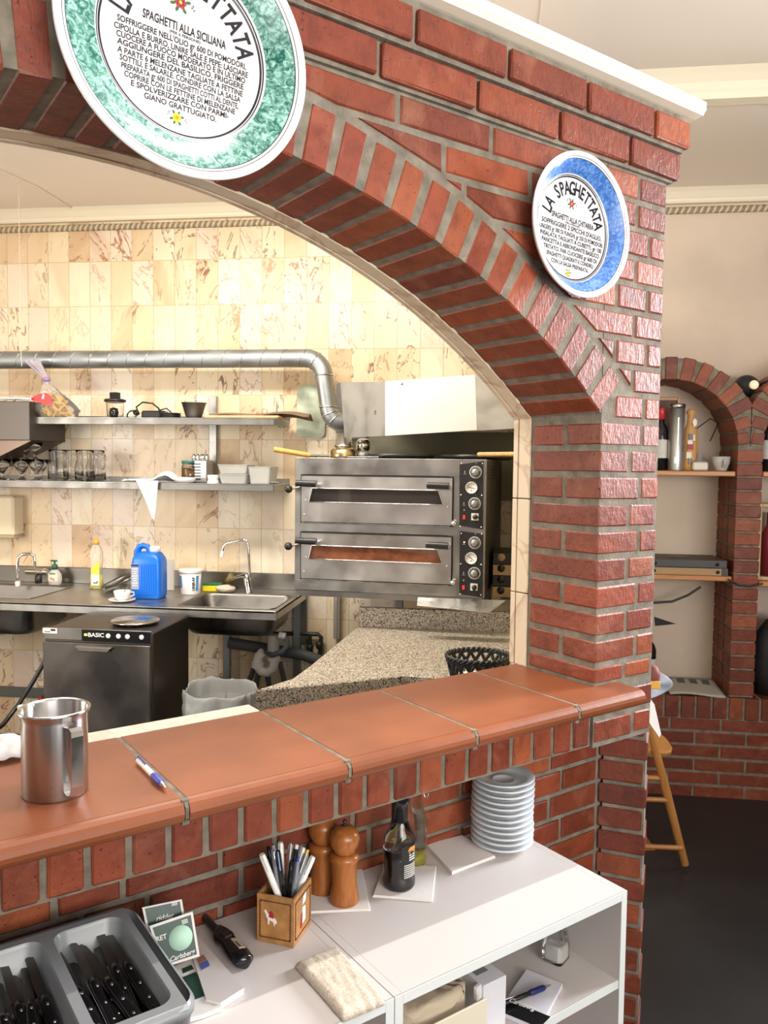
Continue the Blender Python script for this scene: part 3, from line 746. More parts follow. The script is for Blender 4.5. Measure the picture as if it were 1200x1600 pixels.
# wall posts carrying oven and worktop
solo('wall_bracket', MB().box((hY(474, 960, 4.26).x, 4.27, .79), (.036, .03, .36), bev=.003), STEELD, 'dark steel bracket on the wall at the right end of the worktop', 'bracket')
m = MB(); m.box((hY(526, 960, 4.26).x, 4.27, .86), (.032, .035, .42), bev=.002); m.box((hY(526, 960, 4.26).x, 4.25, .86), (.010, .01, .42))
solo('support_rail', m, mat('aluminium_post', (.62, .60, .55), .35, .7), 'pale slotted metal rail on the tiles under the oven', 'rail')
# ---- hose and dark things at the lower left
solo('conduit', MB().box((-2.8, 4.285, hY(40, 1082, 4.28).z), (1.9, .03, .055), bev=.004), mat('conduit_grey', (.12, .13, .12), .5), 'grey cable duct running low along the tiled wall', 'duct')
solo('supply_hose', MB().tube([hY(72, 1030, 3.6), hY(50, 1068, 3.55), hY(28, 1102, 3.5), hY(5, 1132, 3.4), hY(-20, 1150, 3.3)], .011, 10), BLACKP, 'black hose slanting down to the left behind the steel jug', 'hose')
bu = thing('bucket', 'dark red bucket on the kitchen floor behind the steel jug', 'bucket', (-2.13, 2.95, -.04))
MB().lathe([(.0, .30), (.11, .30), (.115, .305), (.145, .60), (.152, .60), (.152, .61), (.14, .61), (.11, .31), (0, .31)], 28).build('pail', mat('red_plastic_dark', (.12, .012, .010), .4), bu)
solo('plinth', MB().box((-2.13, 2.95, .129), (.30, .30, .256), bev=.004), BLACKP, 'low black box under the red bucket', 'box')
solo('pipe_valve', MB().lathe([(0, 0), (.014, 0), (.014, .02), (.009, .03), (0, .03)], 14, ax=(0, -1, 0)), mat('valve_red', (.7, .02, .02), .4), 'small red valve knob low on the wall behind the steel jug', 'valve', hY(67, 1090, 4.27))
# ---- waste bin with clear bag
bn = thing('waste_bin', 'grey rubbish bin lined with a translucent plastic bag', 'bin', (-1.17, 3.40, 0))
m = MB(); m.lathe([(.0, 0), (.12, 0), (.15, .50), (.158, .53), (.15, .535), (.12, .03), (0, .02)], 28); m.build('bin_body', mat('bin_grey', (.18, .18, .18), .5), bn)
def bagf(u, v):
    a = 2*math.pi*u; nn = noise.noise(Vector((math.cos(a)*2.2, math.sin(a)*2.2, v*3)))*.8+.7*abs(noise.noise(Vector((math.cos(a)*5, math.sin(a)*5, v*5))))+.3*abs(noise.noise(Vector((math.cos(a)*12, math.sin(a)*12, v*8))))
    if v < .45: k = v/.45; r = .170-.004*k; z = .38+.20*k
    elif v < .6: k = (v-.45)/.15; r = .166-.010*k; z = .58+.015*math.sin(k*math.pi)
    else: k = (v-.6)/.4; r = .156-.035*k; z = .58-.36*k
    r += nn*.016; z += nn*.018*(1 if .3 < v < .7 else .3)
    return V(r*math.cos(a), r*math.sin(a), z)
MB().grid(bagf, 110, 36).build('liner_bag', mat('bag_plastic', (.62, .63, .63), .12, trans=.55, ior=1.15, spec=.8), bn, solid=.001)
# ---- oven
def campt(x, y, depth): v = ray(x, y); return CPOS+v*(depth/v.dot(fwd))
ol = campt(460.5, 820, 3.40); orr = campt(758.5, 820, 3.226)
OW = math.hypot(orr.x-ol.x, orr.y-ol.y); OA = math.atan2(orr.y-ol.y, orr.x-ol.x); OH = .562; OZ = 1.055; OD = .86
zl = campt(461, 922, 3.40).z; OZ = zl
ov = thing('pizza_oven', 'stainless two-deck pizza oven with black handles and dial panels', 'oven', (ol.x, ol.y, OZ), OA)
m = MB(); m.box((OW/2, OD/2+.012, OH/2), (OW, OD-.02, OH), bev=.004); m.build('casing', mat('oven_side', (.11, .105, .095), .4, .9, var=.1), ov)
FS = STEEL
W1 = OW*(718-460.5)/(758.5-460.5)  # start of control column
m = MB()
m.box((W1/2, .006, .5265), (W1, .012, .071), bev=.002)      # top strip
m.box((W1/2, .006, .2685), (W1, .012, .037), bev=.002)
m.box((W1/2, .006, .023), (W1, .012, .046), bev=.002)
m.box((.018, .006, OH/2), (.036, .0115, OH-.002), bev=.002); m.box((W1-.02, .006, OH/2), (.045, .0115, OH-.002), bev=.002)
m.box(((W1+OW)/2, .006, OH/2), (OW-W1, .012, OH), bev=.002)
m.build('front_frame', STEEL, ov)
fp = MB(); fp.box((.075, -.001, .024), (.075, .002, .014)); fo = fp.build('maker_plate', STEELB, ov)
def deck(zb, lit):
    hgt = .192; d0, d1 = .032, W1-.026
    g0 = (.078, d1-.052); gz = (zb+.083, zb+.135)
    dm = MB(); Y0 = -.010
    # door frame of four steel faces around a trapezoid window
    A = [(d0, zb), (d1, zb), (d1, zb+hgt), (d0, zb+hgt)]; B = [(g0[0]-.012, gz[0]), (g0[1]+.016, gz[0]), (g0[1]-.004, gz[1]+.006), (g0[0]+.002, gz[1]+.006)]
    for i in range(4):
        j = (i+1) % 4; poly = [A[i], A[j], B[j], B[i]]
        dm.prism(poly, 0, .020, fr=(V(0, .010, 0), V(1, 0, 0), ZX, V(0, -1, 0)))
    MB().box(((d0+d1)/2, -.0008, zb+hgt/2), (d1-d0+.012, .003, hgt+.012)).build('door_gap', BLACKP, ov)
    door = dm.build('door', mat('steel_door', (.62, .60, .58), .30, 1, var=.12, vscale=6), ov)
    gm = MB(); gm.prism([(B[0][0]-.004, B[0][1]-.004), (B[1][0]+.004, B[1][1]-.004), (B[2][0]+.002, B[2][1]+.004), (B[3][0]-.002, B[3][1]+.004)], 0, .004, fr=(V(0, -.0005, 0), V(1, 0, 0), ZX, V(0, -1, 0)))
    gm.build('window', mat('oven_glass_painted_glow' if lit else 'oven_glass', (.035, .03, .03) if not lit else (.20, .07, .035), .06, coat=.5, var=.0 if not lit else .4, vscale=25), door)  # lower deck: inner glow painted as brown into opaque glass
    rm = MB()
    for i in range(4):
        j = (i+1) % 4; rm.tube([V(B[i][0], -.012, B[i][1]), V(B[j][0], -.012, B[j][1])], .0022, 6)
    rm.build('window_trim', STEELB, door)
    for (xa, xb) in ((d0-.012, d0+.078), (d1-.098, d1-.008)):
        hm = MB(); hm.tube([(xa, -.045, zb+hgt-.030), (xa+.012, -.045, zb+hgt-.030), (xb, -.045, zb+hgt-.032)], [.0125, .0135, .0145], 14); ho = hm.build('handle', BLACKP, door)
        MB().tube([(xb-.004, -.045, zb+hgt-.032), (xb-.004, -.008, zb+hgt-.032)], .009, 10).build('handle_mount', CHROME, ho)
        MB().tube([(xa+.03, -.04, zb+hgt-.031), (xa+.03, -.008, zb+hgt-.031)], .006, 8).build('handle_mount', CHROME, ho)
    s = MB()
    for (x, z) in ((d0+.022, zb+.09), (d0+.014, zb+.03), (d1-.016, zb+.075), (d1-.014, zb+.16)): s.lathe([(0, 0), (.004, 0), (.003, .003), (0, .003)], 10, (x, -.010, z), ax=(0, -1, 0))
    s.build('screw', CHROME, door)
    MB().lathe([(.006, 0), (.006, .012), (.011, .014), (.011, .028), (.006, .034), (0, .034)], 14, (d1+.012, 0, zb+.010), ax=(0, -1, 0)).build('latch', CHROME, ov)
    k = MB(); k.lathe([(0, 0), (.013, .002), (.017, .010), (.016, .020), (.009, .028), (0, .030)], 16, (-.006, -.03, zb+hgt-.055), ax=(-.6, -.8, 0)); ko = k.build('damper_knob', BLACKP, ov)
    MB().tube([(-.004, -.028, zb+hgt-.055), (.03, .01, zb+hgt-.045)], .004, 8).build('damper_rod', CHROME, ko)
    MB().box((W1/2, -.006, zb-.0045), (W1-.07, .014, .003)).build('door_ledge', STEELB, ov)
    return door
deck(.293, False); deck(.030+.022, True)
fl = MB(); fl.box((W1/2, .14, .125), (W1-.15, .20, .01)); fl.build('baking_stone', mat('firebrick', (.50, .20, .09), .8, var=.4, vscale=18), ov)
GAUGE = mat('gauge_white', (.80, .78, .72), .25); RED = mat('lamp_red', (.8, .02, .02), .3, emis=((1, .05, .03), .8)); DIAL = mat('dial_grey', (.33, .33, .31), .35, .6); RINGM = mat('ring_grey', (.45, .45, .43), .5)
pxs = OW/(758.5-460.5)
def pp(x, y):  # panel point from the photo on the oven front
    n = V(math.sin(OA), -math.cos(OA), 0); p = hit(x, y, n, n.dot(ol)); d = p-ol
    return (d.x*math.cos(OA)+d.y*math.sin(OA), p.z-OZ)
for (poly, items) in (([(718.5, 725.5), (755.5, 720.5), (754.8, 827.5), (718, 821)], ((743.5, 738, 'd'), (737, 762, 'g', .75), (742, 787, 'd'), (725.5, 808, 'l'), (742.5, 807.5, 's', 0))),
                      ([(718.5, 829.5), (755, 834), (754, 933.5), (717.5, 928)], ((742, 848, 'd'), (736.5, 872, 'g', 2.2), (741.5, 895.5, 'd'), (724.5, 917.5, 'l'), (741, 917, 's', 1.57)))):
    P = [pp(*q) for q in poly]; P = P if area2(P) > 0 else P[::-1]
    F = (V(0, -.001, 0), V(1, 0, 0), ZX, V(0, -1, 0))
    cp = MB().prism(P, 0, .004, fr=F, bev=.001).build('control_panel', mat('panel_black', (.02, .02, .022), .4), ov)
    for it in items:
        x, z = pp(it[0], it[1])
        if it[2] == 'd':
            k = MB(); k.lathe([(.0245, 0), (.0255, .0015), (.0215, .0015), (.021, 0)], 32, (x, -.005, z), ax=(0, -1, 0)); 
            for i in range(10):
                a = R(-60+300*i/9+90); k.box((x+.0185*math.cos(a), -.0062, z+.0185*math.sin(a)), (.0025, .001, .004), rot=Matrix.Rotation(a, 3, 'Y'))
            ko = k.build('dial_scale', RINGM, cp)
            MB().lathe([(.0155, 0), (.0145, .010), (.012, .016), (0, .017)], 24, (x-.001, -.005, z), ax=(0, -1, 0)).box((x+.003, -.022, z-.002), (.006, .004, .024), rot=Matrix.Rotation(.6, 3, 'Y')).build('dial_knob', DIAL, cp)
        elif it[2] == 'g':
            MB().lathe([(0, 0), (.024, 0), (.024, .005), (.0225, .006), (.0222, .004), (0, .004)], 32, (x, -.005, z), ax=(0, -1, 0), mats=[0]*5).build('gauge', GAUGE, cp)
            k = MB(); a = it[3]; k.box((x, -.0102, z), (.0016, .0006, .030), rot=Matrix.Rotation(math.pi/2+.2 if a < 1 else -.95, 3, 'Y'))
            for i in range(9):
                b = R(-40+260*i/8); k.box((x+.0175*math.cos(b), -.0098, z+.0175*math.sin(b)), (.0012, .0005, .003), rot=Matrix.Rotation(-b+math.pi/2, 3, 'Y'))
            k.box((x, -.0098, z-.010), (.008, .0005, .002)); k.build('gauge_needle', INK, cp)
        elif it[2] == 'l':
            MB().box((x, -.008, z), (.009, .008, .016), bev=.0015).build('rocker_light', RED, cp)
        else:
            MB().box((x, -.0065, z), (.030, .004, .029), bev=.0015).build('switch_plate', GAUGE, cp)
            MB().lathe([(.010, 0), (.0095, .012), (0, .013)], 18, (x+.001, -.008, z), ax=(0, -1, 0)).box((x+(.010 if it[3] == 0 else 0), -.014, z-(.008 if it[3] else 0)), (.022 if it[3] == 0 else .007, .010, .007 if it[3] == 0 else .022), bev=.001).build('switch_knob', BLACKP, cp)
    mk_ = MB()
    for it in items:
        if it[2] == 'd':
            x, z = pp(it[0]-17, it[1]+1); mk_.box((x, -.0055, z-.004), (.012, .0006, .0015)); mk_.box((x, -.0055, z+.004), (.003, .0006, .009))
            x, z = pp(it[0]+1, it[1]-14); mk_.box((x, -.0055, z), (.0015, .0006, .006))
        if it[2] == 'l': x, z = pp(it[0], it[1]-11); mk_.lathe([(.0035, 0), (.0035, .0006), (.002, .0006), (.002, 0)], 12, (x, -.005, z), ax=(0, -1, 0))
    mk_.build('panel_print', RINGM, cp)
    sc_ = MB(); xs = [P[i][0] for i in range(4)]; zs = sorted(P[i][1] for i in range(4))
    for x in (min(xs)+.007, max(xs)-.007):
        for z in (zs[0]+.010, (zs[0]+zs[3])/2, zs[3]-.010): sc_.lathe([(0, 0), (.0036, 0), (.003, .002), (0, .0025)], 10, (x, -.005, z), ax=(0, -1, 0))
    sc_.build('screw', CHROME, cp)
x, z = pp(725.5, 847); MB().lathe([(0, 0), (.003, 0), (.002, .002), (0, .002)], 10, (x, -.005, z), ax=(0, -1, 0)).build('pilot_light', mat('lamp_orange', (1, .3, .15), .4, emis=((1, .35, .15), 6)), ov)
vt = MB()
for i in range(5):
    for j in range(8): vt.box((OW+.001, .08+j*.055, OH-.03-i*.012), (.003, .035, .004))
vt.build('vent_slots', BLACKP, ov)
# shelf bearer under the oven + steel ledge
ovs = thing('oven_stand', 'angle steel stand fixed to the wall that carries the pizza oven', 'stand', (ol.x, ol.y, 0), OA)
MB().box((OW/2, .42, OZ-.014), (OW-.02, .82, .024)).build('frame', STEELD, ovs)
for x, y in ((OW-.05, .25), (OW-.05, .78), (.3, .80)): MB().box((x, y, OZ/2-.013), (.035, .035, OZ-.027)).build('leg', STEELD, ovs)
a, b, c_, d_ = hY(653, 934, 3.20), hY(790, 942, 3.20), hY(762, 962, 3.14), hY(653, 948, 3.14)
m = MB(); m.prism([(0, 0), ((b-a).x, 0), ((b-a).x-.065, -.085), (0, -.055)][::-1], 0, .002, fr=(a, V(1, 0, .0), V(0, .9, .45).normalized(), V(0, -.4, .9).normalized()))
solo('steel_ledge', m, STEELB, 'bare stainless flap sticking out below the oven dials', 'ledge')
# ---- granite counter
gl = [hz(*p, .905) for p in [(399, 1079), (483, 1041), (564, 974)]]
PT = []
bl = L(.76, 1.60, 0)
poly = [(-.701, 2.349), (-.60, 2.425), (-.42, 2.50), (-.264, 2.584), (-.157, 2.79)]
poly = [tuple(hz(x, y, .905)[:2]) for x, y in ((399, 1079), (430, 1075), (500, 1069), (570, 1062), (633, 1055))]+[(-.16, 2.60), (.05, 2.44), (.272, 2.45), (.272, 3.375), (-.55, 3.40), (-.606, 2.668), (-.625, 2.50)]
g = thing('granite_counter', 'speckled grey granite counter between the brick sill and the oven', 'counter', (0, 0, 0))
MB().prism([(p[0], p[1]) for p in poly], .835, .905, bev=.004).build('slab', GRANITE, g)
MB().box((-.14, 3.392, .945), (.82, .025, .085), bev=.003).build('back_upstand', GRANITE, g)
MB().box((-.10, 3.03, .415), (.74, .60, .83)).build('base_cabinet', mat('cabinet_dark', (.10, .09, .08), .6), g)
# ---- black woven basket
c = hz(745, 1033, .99); bk_ = thing('bread_basket', 'black woven plastic bread basket on the granite counter', 'basket', (hz(747, 1026, 1.0).x, hz(747, 1026, 1.0).y, .906), .3)
def bp(a, k): 
    r = .070+.022*k; return V(r*1.08*math.cos(a), r*math.sin(a), .005+.09*k)
nS = 18
for dr_ in (1, -1):
    m = MB()
    for i in range(nS):
        a0 = 2*math.pi*i/nS
        pts = [bp(a0+dr_*(2*math.pi/nS)*1.6*k/6, k/6)*1.0+V(0, 0, 0) for k in range(7)]
        pts = [p*(1+.012*dr_*math.sin(k*1.6)) for k, p in enumerate(pts)]
        m.tube(pts, .0055, 5)
    m.build('strand', BLACKP, bk_)
m = MB()
for ph in (0, math.pi):
    pts = [bp(2*math.pi*i/108, 1)+V(0, 0, .005*math.sin(18*2*math.pi*i/108+ph)) for i in range(109)]
    m.tube([p*(1+.02*math.cos(18*2*math.pi*i/108+ph)) for i, p in enumerate(pts)], .0055, 5)
m.build('rim', BLACKP, bk_)
MB().lathe([(0, 0), (.07, 0), (.07, .005), (0, .005)], 24).build('base', BLACKP, bk_)
solo('napkin', MB().box((0, 0, .02), (.10, .09, .02), .4, bev=.004), PAPERW, 'folded white paper inside the black basket', 'napkin', (bk_.location.x, bk_.location.y, .914))
# ---- spiral duct
dy = 4.12; R_ = .047; zc = 2.152
du = thing('exhaust_duct', 'silver spiral exhaust duct running along the tiles and bending down to the oven', 'duct', (0, 0, 0))
GAL = GALV
xe = hY(478, 557, dy).x
m = MB(); m.tube([(-3.58, dy, zc), (xe, dy, zc)], R_, 28)
x = -3.5
so = m.build('straight_run', GAL, du)
m = MB()
while x < xe-.05:
    pts = [(x+.12*i/24*0+.035*math.cos(math.pi*i/12)*.0+.105*i/24, dy-(R_+.001)*math.cos(2*math.pi*i/24), zc+(R_+.001)*math.sin(2*math.pi*i/24)) for i in range(25)]
    m.tube(pts, .0017, 5, caps=False); x += .105
m.build('spiral_seam', STEELB, so)
e1 = arc_pts((xe, dy, zc-.095), .095, R(90), R(5), 8, (1, 0, 0), (0, 0, 1))
m = MB(); m.tube(e1, R_+.001, 28, caps=False); m.build('upper_elbow', GAL, du)
p1 = e1[-1]; p2 = hY(513, 636, dy)
m = MB(); m.tube([p1, p2], R_, 28, caps=False); m.build('drop_pipe', GAL, du)
low = [p2, hY(516, 647, dy), hY(521, 655, dy), hY(529, 660, dy+.01), hY(540, 659, dy+.03)]
m = MB(); m.tube(low, R_+.001, 28); m.build('lower_elbow', GAL, du)
for p, n in ((p1, V(0, 0, 1)), (e1[3], (e1[4]-e1[2]).normalized()), (p2, V(0, 0, 1)), (low[1], (low[2]-low[0]).normalized()), (low[2], (low[3]-low[1]).normalized())):
    MB().lathe([(R_, -.005), (R_+.004, -.003), (R_+.004, .003), (R_, .005)], 28, p, ax=n, caps=False).build('joint_band', STEELB, du)
st_ = MB()
for xx in (hY(45, 575, dy).x, hY(185, 573, dy).x): pass
# ---- sheet metal behind duct and splash hood
m = MB(); a, b = hY(463, 602, 4.27), hY(507, 684, 4.27)
m.prism(rrect(b.x-a.x+.0, a.z-b.z, .03, 4, (a.x+b.x)/2, (a.z+b.z)/2), 0, .003, fr=(V(0, 4.283, 0), V(1, 0, 0), ZX, V(0, -1, 0)))
solo('wall_plate', m, mat('greenish_steel', (.56, .63, .50), .28, .85, var=.3, vscale=7), 'round-cornered sheet of scratched metal on the tiles left of the duct', 'plate')
m = MB(); a = hY(520, 600, 4.24)
m.prism(rrect(.17, .30, .02, 4, a.x+.10, a.z-.14), 0, .003, fr=(V(0, 4.262, 0), V(1, 0, 0), ZX, V(0, -1, 0)))
solo('wall_plate', m, STEELD, 'dull metal sheet on the wall directly behind the bend of the duct', 'plate')
HP = [hY(532, 598, 3.80), hY(538.5, 684, 3.80), hY(806, 669, 3.70), hY(742, 585.5, 3.72), hY(806, 585, 3.70)]
hd_ = thing('splash_hood', 'long brushed metal hood panel above the pizza oven', 'hood', (0, 0, 0))
def sheet(pts, th, name, m_, par):
    n = (pts[1]-pts[0]).cross(pts[2]-pts[0]).normalized(); k = len(pts)
    if n.y > 0: n = -n
    vs = list(pts)+[p-n*th for p in pts]
    MB().add(vs, [tuple(range(k)), tuple(reversed(range(k, 2*k)))]+[(i, (i+1) % k, k+(i+1) % k, k+i) for i in range(k)]).build(name, m_, par)
pa = hY(602, 596, 3.775); pb = hY(602, 681, 3.775)
sheet([HP[0], HP[1], pb, pa], .004, 'scratched_panel', mat('steel_scratched', (.30, .285, .26), .45, .9, var=.18, vscale=14, streak=(1, 1, .4)), hd_)
sheet([pa+V(0, -.004, 0), pb+V(0, -.004, 0), hY(746, 672, 3.72), hY(743, 585.5, 3.72)], .004, 'bright_panel', mat('steel_satin', (.80, .78, .74), .45, .8), hd_)
sheet([hY(742, 586, 3.72), hY(745, 673, 3.72), hY(830, 668, 3.69), hY(830, 582, 3.69)], .004, 'end_panel', mat('steel_satin_b', (.42, .40, .36), .42, .8, var=.1, vscale=14, streak=(.4, 1, 1)), hd_)
m = MB(); zt_ = HP[1].z+.02; m.box((-.16, 4.03, zt_+.10), (.78, .50, .02)); m.build('hood_box', STEELD, hd_)
s = MB()
for x, y in ((628, 600), (709, 597)): s.lathe([(0, 0), (.006, 0), (.004, .003), (0, .003)], 10, hY(x, y, 3.745), ax=(0, -1, 0))
s.build('screw', STEELD, hd_)
solo('back_sheet', MB().box((-.22, 4.285, 1.60), (1.06, .012, .36)), mat('dark_mottled_steel', (.17, .16, .11), .45, .6, var=.3, vscale=6), 'dark mottled metal sheet on the wall between oven and hood', 'plate')  # dark mottled tone over the sheet between oven and hood
# things on top of the oven
OT = OZ+OH+.001
def ovp(px, py_depth): pass
def on_oven(px, back):   # a point on top of the oven seen at column px, a distance back from the front edge
    n = V(math.sin(OA), -math.cos(OA), 0); base = ol-n*back
    p = hit(px, 715, n, n.dot(base)); return V(p.x, p.y, OT)
c = on_oven(537, .55)
fn = thing('flue_collar', 'brassy stained flue collar standing on top of the oven', 'flue', c)
MB().lathe([(.0, 0), (.064, 0), (.066, .012), (.064, .040), (.046, .056), (.036, .058), (0, .058)], 32).build('base_pot', mat('stained_brass', (.55, .43, .24), .25, 1, var=.35, vscale=20), fn)
MB().lathe([(.046, .056), (.047, .066), (.040, .070), (.039, .125), (0, .125)], 32).build('neck', STEELB, fn)
c = on_oven(567, .60)
tm_ = thing('steel_funnel', 'small stacked steel funnel on the oven right of the flue collar', 'funnel', c)
MB().lathe([(0, 0), (.018, 0), (.014, .012), (.030, .016), (.031, .030), (.024, .036)], 24).build('foot', WHITEP, tm_)
MB().lathe([(.024, .036), (.034, .05), (.034, .085), (.022, .10), (0, .10)], 24).build('cup', CHROME, tm_)
pz = MB().lathe([(0, 0), (.150, 0), (.165, .022), (.168, .022), (.153, -.0), (.15, .003), (0, .003)], 44)
c = on_oven(625, .45); solo('pizza_pan', pz, BLACKP, 'black round pan on the oven, left one of two', 'pan', c, group='pans on top of the oven')
c = on_oven(745, .50); o2 = bpy.data.objects['pizza_pan'].copy(); COL.objects.link(o2); o2.location = c; o2['label'] = 'black round pan on the oven, right one under the wooden handle'
p1_, p2_, p3_ = hY(428, 702, 3.45), hY(484, 711.5, 3.50), hY(560, 715.5, 3.6)
pe = thing('pizza_peel', 'pizza peel with yellow wooden handle poking out left over the oven', 'peel', p1_)
MB().tube([V(0, 0, 0), (p2_-p1_)*.05, (p2_-p1_)], [.0105, .0125, .0105], 12).build('handle', wood_mat('peel_wood', (.55, .26, .05), (.72, .40, .10), .45), pe)
p3_.z = OT+.008; m = MB(); m.tube([p2_-p1_, (p2_-p1_).lerp(p3_-p1_, .4)], [.008, .006], 10); d = (p3_-p2_); m.box((p3_-p1_)+V(.05, .06, 0), (.16, .18, .002), -.3); m.build('blade', STEELB, pe)
a = hY(806, 715, 3.3); b = on_oven(748, .25); b.z = OT+.022; a.z = OT+.022
MBp = MB().tube([V(0, 0, 0), (a-b)], .010, 12); solo('rolling_pin', MBp, wood_mat('pin_wood', (.50, .28, .10), (.66, .40, .17), .5), 'thin light wooden handle lying across the right end of the oven', 'handle', b)
# cartons beside the oven, on a small wall shelf
sh = hY(780, 934, 3.42); shz = sh.z
solo('side_shelf', MB().box((.165, 3.56, shz-.012), (.22, .36, .022)), STEELD, 'small steel shelf between oven and side wall', 'shelf')
xb0, xb1 = hY(770, 900, 3.42).x, .25
for i in range(4):
    z0 = shz+i*.0475; m = MB(); m.box(((xb1-xb0)/2, .15, .0225), (xb1-xb0, .28, .0445), bev=.001)
    o = thing('pizza_carton', ['lowest of the flat cartons beside the oven, brown front', 'second carton from below beside the oven, black with a finger hole', 'third carton from below beside the oven, brown with a black hole', 'topmost black carton beside the oven'][i], 'carton', (xb0, 3.42, z0), 0, 'cartons beside the oven')
    m.build('box', [CARD, BLACKP, CARD, BLACKP][i], o)
    MB().lathe([(0, 0), (.016, 0), (.016, .001), (0, .001)], 16, (.035, .0095, .030 if i % 2 else .03), ax=(0, -1, 0)).build('finger_hole', [BLACKG, BLACKG, BLACKG, CARD][i], o)
# chrome wire coils hanging on the side wall
for i, y in enumerate((667, 745, 800, 885, 940)):
    c = hY(804, y, 2.85); c.x = .215
    m = MB()
    for k in range(6): m.tube(arc_pts((0, k*.022, 0), .045-.003*k, 0, 2*math.pi, 20, (1, 0, 0), (0, .35, .94)), .0028, 6, caps=False)
    m.tube([(.02, -.01, -.035), (.02, .13, -.035)], .003, 6)
    o = solo('wire_whisk', m, CHROME, ['topmost chrome wire coil beside the marble edge', 'second chrome wire coil from the top beside the marble edge', 'middle chrome wire coil beside the marble edge', 'second chrome wire coil from the bottom beside the marble edge', 'lowest chrome wire coil beside the marble edge'][i], 'wire coil', c, group='chrome wire coils on the side wall')
# ---- wall shelves
def wall_shelf(z, x0, x1, lab):
    t = thing('wall_shelf', lab, 'shelf', (x0, 3.98, z), 0, 'steel shelves on the tiled wall')
    w = x1-x0; MB().box((w/2, .16, -.002), (w, .32, .004)).build('board', STEEL, t)
    MB().box((w/2, .003, -.018), (w, .006, .036), bev=.002).build('front_lip', LIP, t)
    MB().box((w/2, .315, .01), (w, .004, .03)).build('back_lip', STEELD, t)
    m = MB(); m.prism([(0, -.004), (.30, -.004), (.30, -.03), (0, -.034)][::-1], 0, .004, fr=(V(w-.004, .0, 0), V(0, 1, 0), ZX, V(1, 0, 0))); m.build('end_bracket', STEELD, t)
    return t
UZ, LZ_ = 1.833, 1.495
wall_shelf(UZ, -2.475, -1.092, 'upper stainless wall shelf under the exhaust duct'); wall_shelf(LZ_, -3.2, -1.092, 'lower stainless wall shelf carrying glasses and jugs')
solo('shelf_upright', MB().box((-1.522, 4.285, 1.72), (.042, .022, .50), bev=.002), STEEL, 'pale steel upright joining the two shelves near their right end', 'upright')
solo('shelf_upright', MB().box((-2.47, 4.285, 1.66), (.042, .022, .36), bev=.002), STEELD, 'dark steel upright between the shelves next to the steel cupboard', 'upright')
# left steel cupboard
a = hY(45, 627, 3.93); b = hY(45, 688, 3.93)
cb = thing('steel_cupboard', 'grey steel hood box at the left edge above the glasses', 'hood', (a.x, 3.93, b.z))
MB().box((-.35, .18, (a.z-b.z)/2), (.70, .36, a.z-b.z), bev=.003).build('box', mat('steel_hood', (.15, .135, .125), .5, 1), cb)
MB().prism([(-.70, -.16), (-.30, -.14), (0, 0), (-.70, 0)], 0, .32, fr=(V(0, .34, 0), V(1, 0, 0), ZX, V(0, -1, 0))).build('sloped_base', mat('steel_brown', (.20, .15, .12), .4, .9), cb)
m = MB()
for k in range(4): m.tube([(-.3+.05*k, .02+.02*k, a.z-b.z+.006), (-.2+.04*k, .0, a.z-b.z+.018), (-.10+.03*k, .015, a.z-b.z+.016), (-.02, .03, a.z-b.z+.004)], .005, 6)
solo('white_cable', m, WHITEP, 'coil of white cable on top of the left steel box', 'cable', (a.x, 3.95, b.z))
# cord with pasta bag
cz = hz(29, 285, 3.0)
x_, y_ = cz.x, cz.y
kn = hY(65, 592, 4.02)
solo('cord', MB().tube([hY(29, 283, 3.7), hY(33, 560, 3.7), hY(34, 572, 3.7)], .0018, 6), mat('cord', (.62, .50, .38), .6), 'thin cord hanging from the ceiling at the left', 'cord')
solo('ceiling_cable', MB().tube([hz(-20, 258, 2.996), hz(0, 266, 2.996), hz(60, 293, 2.996), hz(100, 318, 2.996), hz(140, 341, 2.996)], .004, 6), CORNICE, 'thin white cable stapled across the kitchen ceiling', 'cable')
pb = thing('pasta_bag', 'knotted clear bag of yellow pasta with a red label', 'bag', (hY(83, 652, 4.05).x, 4.037, UZ))
pb.scale = (1.12, 1.0, 1.08)
def pf(u, v):
    a = 2*math.pi*u; sq = (abs(math.cos(a))**.7*math.copysign(1, math.cos(a)), abs(math.sin(a))**.7*math.copysign(1, math.sin(a)))
    k = v; r = (.105 if k < .15 else .105*(1-((k-.15)/.85)**1.3)+.010); cx = .035-.06*k
    if k < .15: r = .09+.1*k
    nn = noise.noise(V(math.cos(a)*3, math.sin(a)*3, v*5))
    return V(cx+r*sq[0]*(1+.1*nn), .55*r*sq[1]*(1+.1*nn), .004+.17*k)
MB().grid(pf, 36, 16).build('film', mat('clear_film', (.95, .95, .97), .08, trans=.9, ior=1.1), pb)
m = MB(); random.seed(3)
for i in range(90):
    k = random.random()*.55; w = .075*(1-k); p = V(.03-.05*k+random.uniform(-w, w), random.uniform(-.04, .04)*(1-k), .012+.17*k)
    d = V(random.uniform(-1, 1), random.uniform(-.4, .4), random.uniform(-.8, .8)).normalized()*.022
    p.z = max(p.z, .02); m.tube([p-d, p+V(0, 0, .003), p+d], .0055, 5)
po = m.build('pasta', mat('pasta', (.75, .45, .06), .5), pb)
po['kind'] = 'stuff'
m = MB(); m.prism([(-.085, .088), (.02, .055), (.035, .06), (.025, .10), (.008, .118), (-.03, .115)], 0, .002, fr=(V(0, -.055, 0), V(1, 0, 0), ZX, V(0, -1, 0))); lb = m.build('label', mat('label_red', (.75, .015, .02), .35), pb)
MB().box((-.012, -.0585, .10), (.010, .001, .022), rot=Matrix.Rotation(.2, 3, 'Y')).build('print', PAPERW, lb)
m = MB()
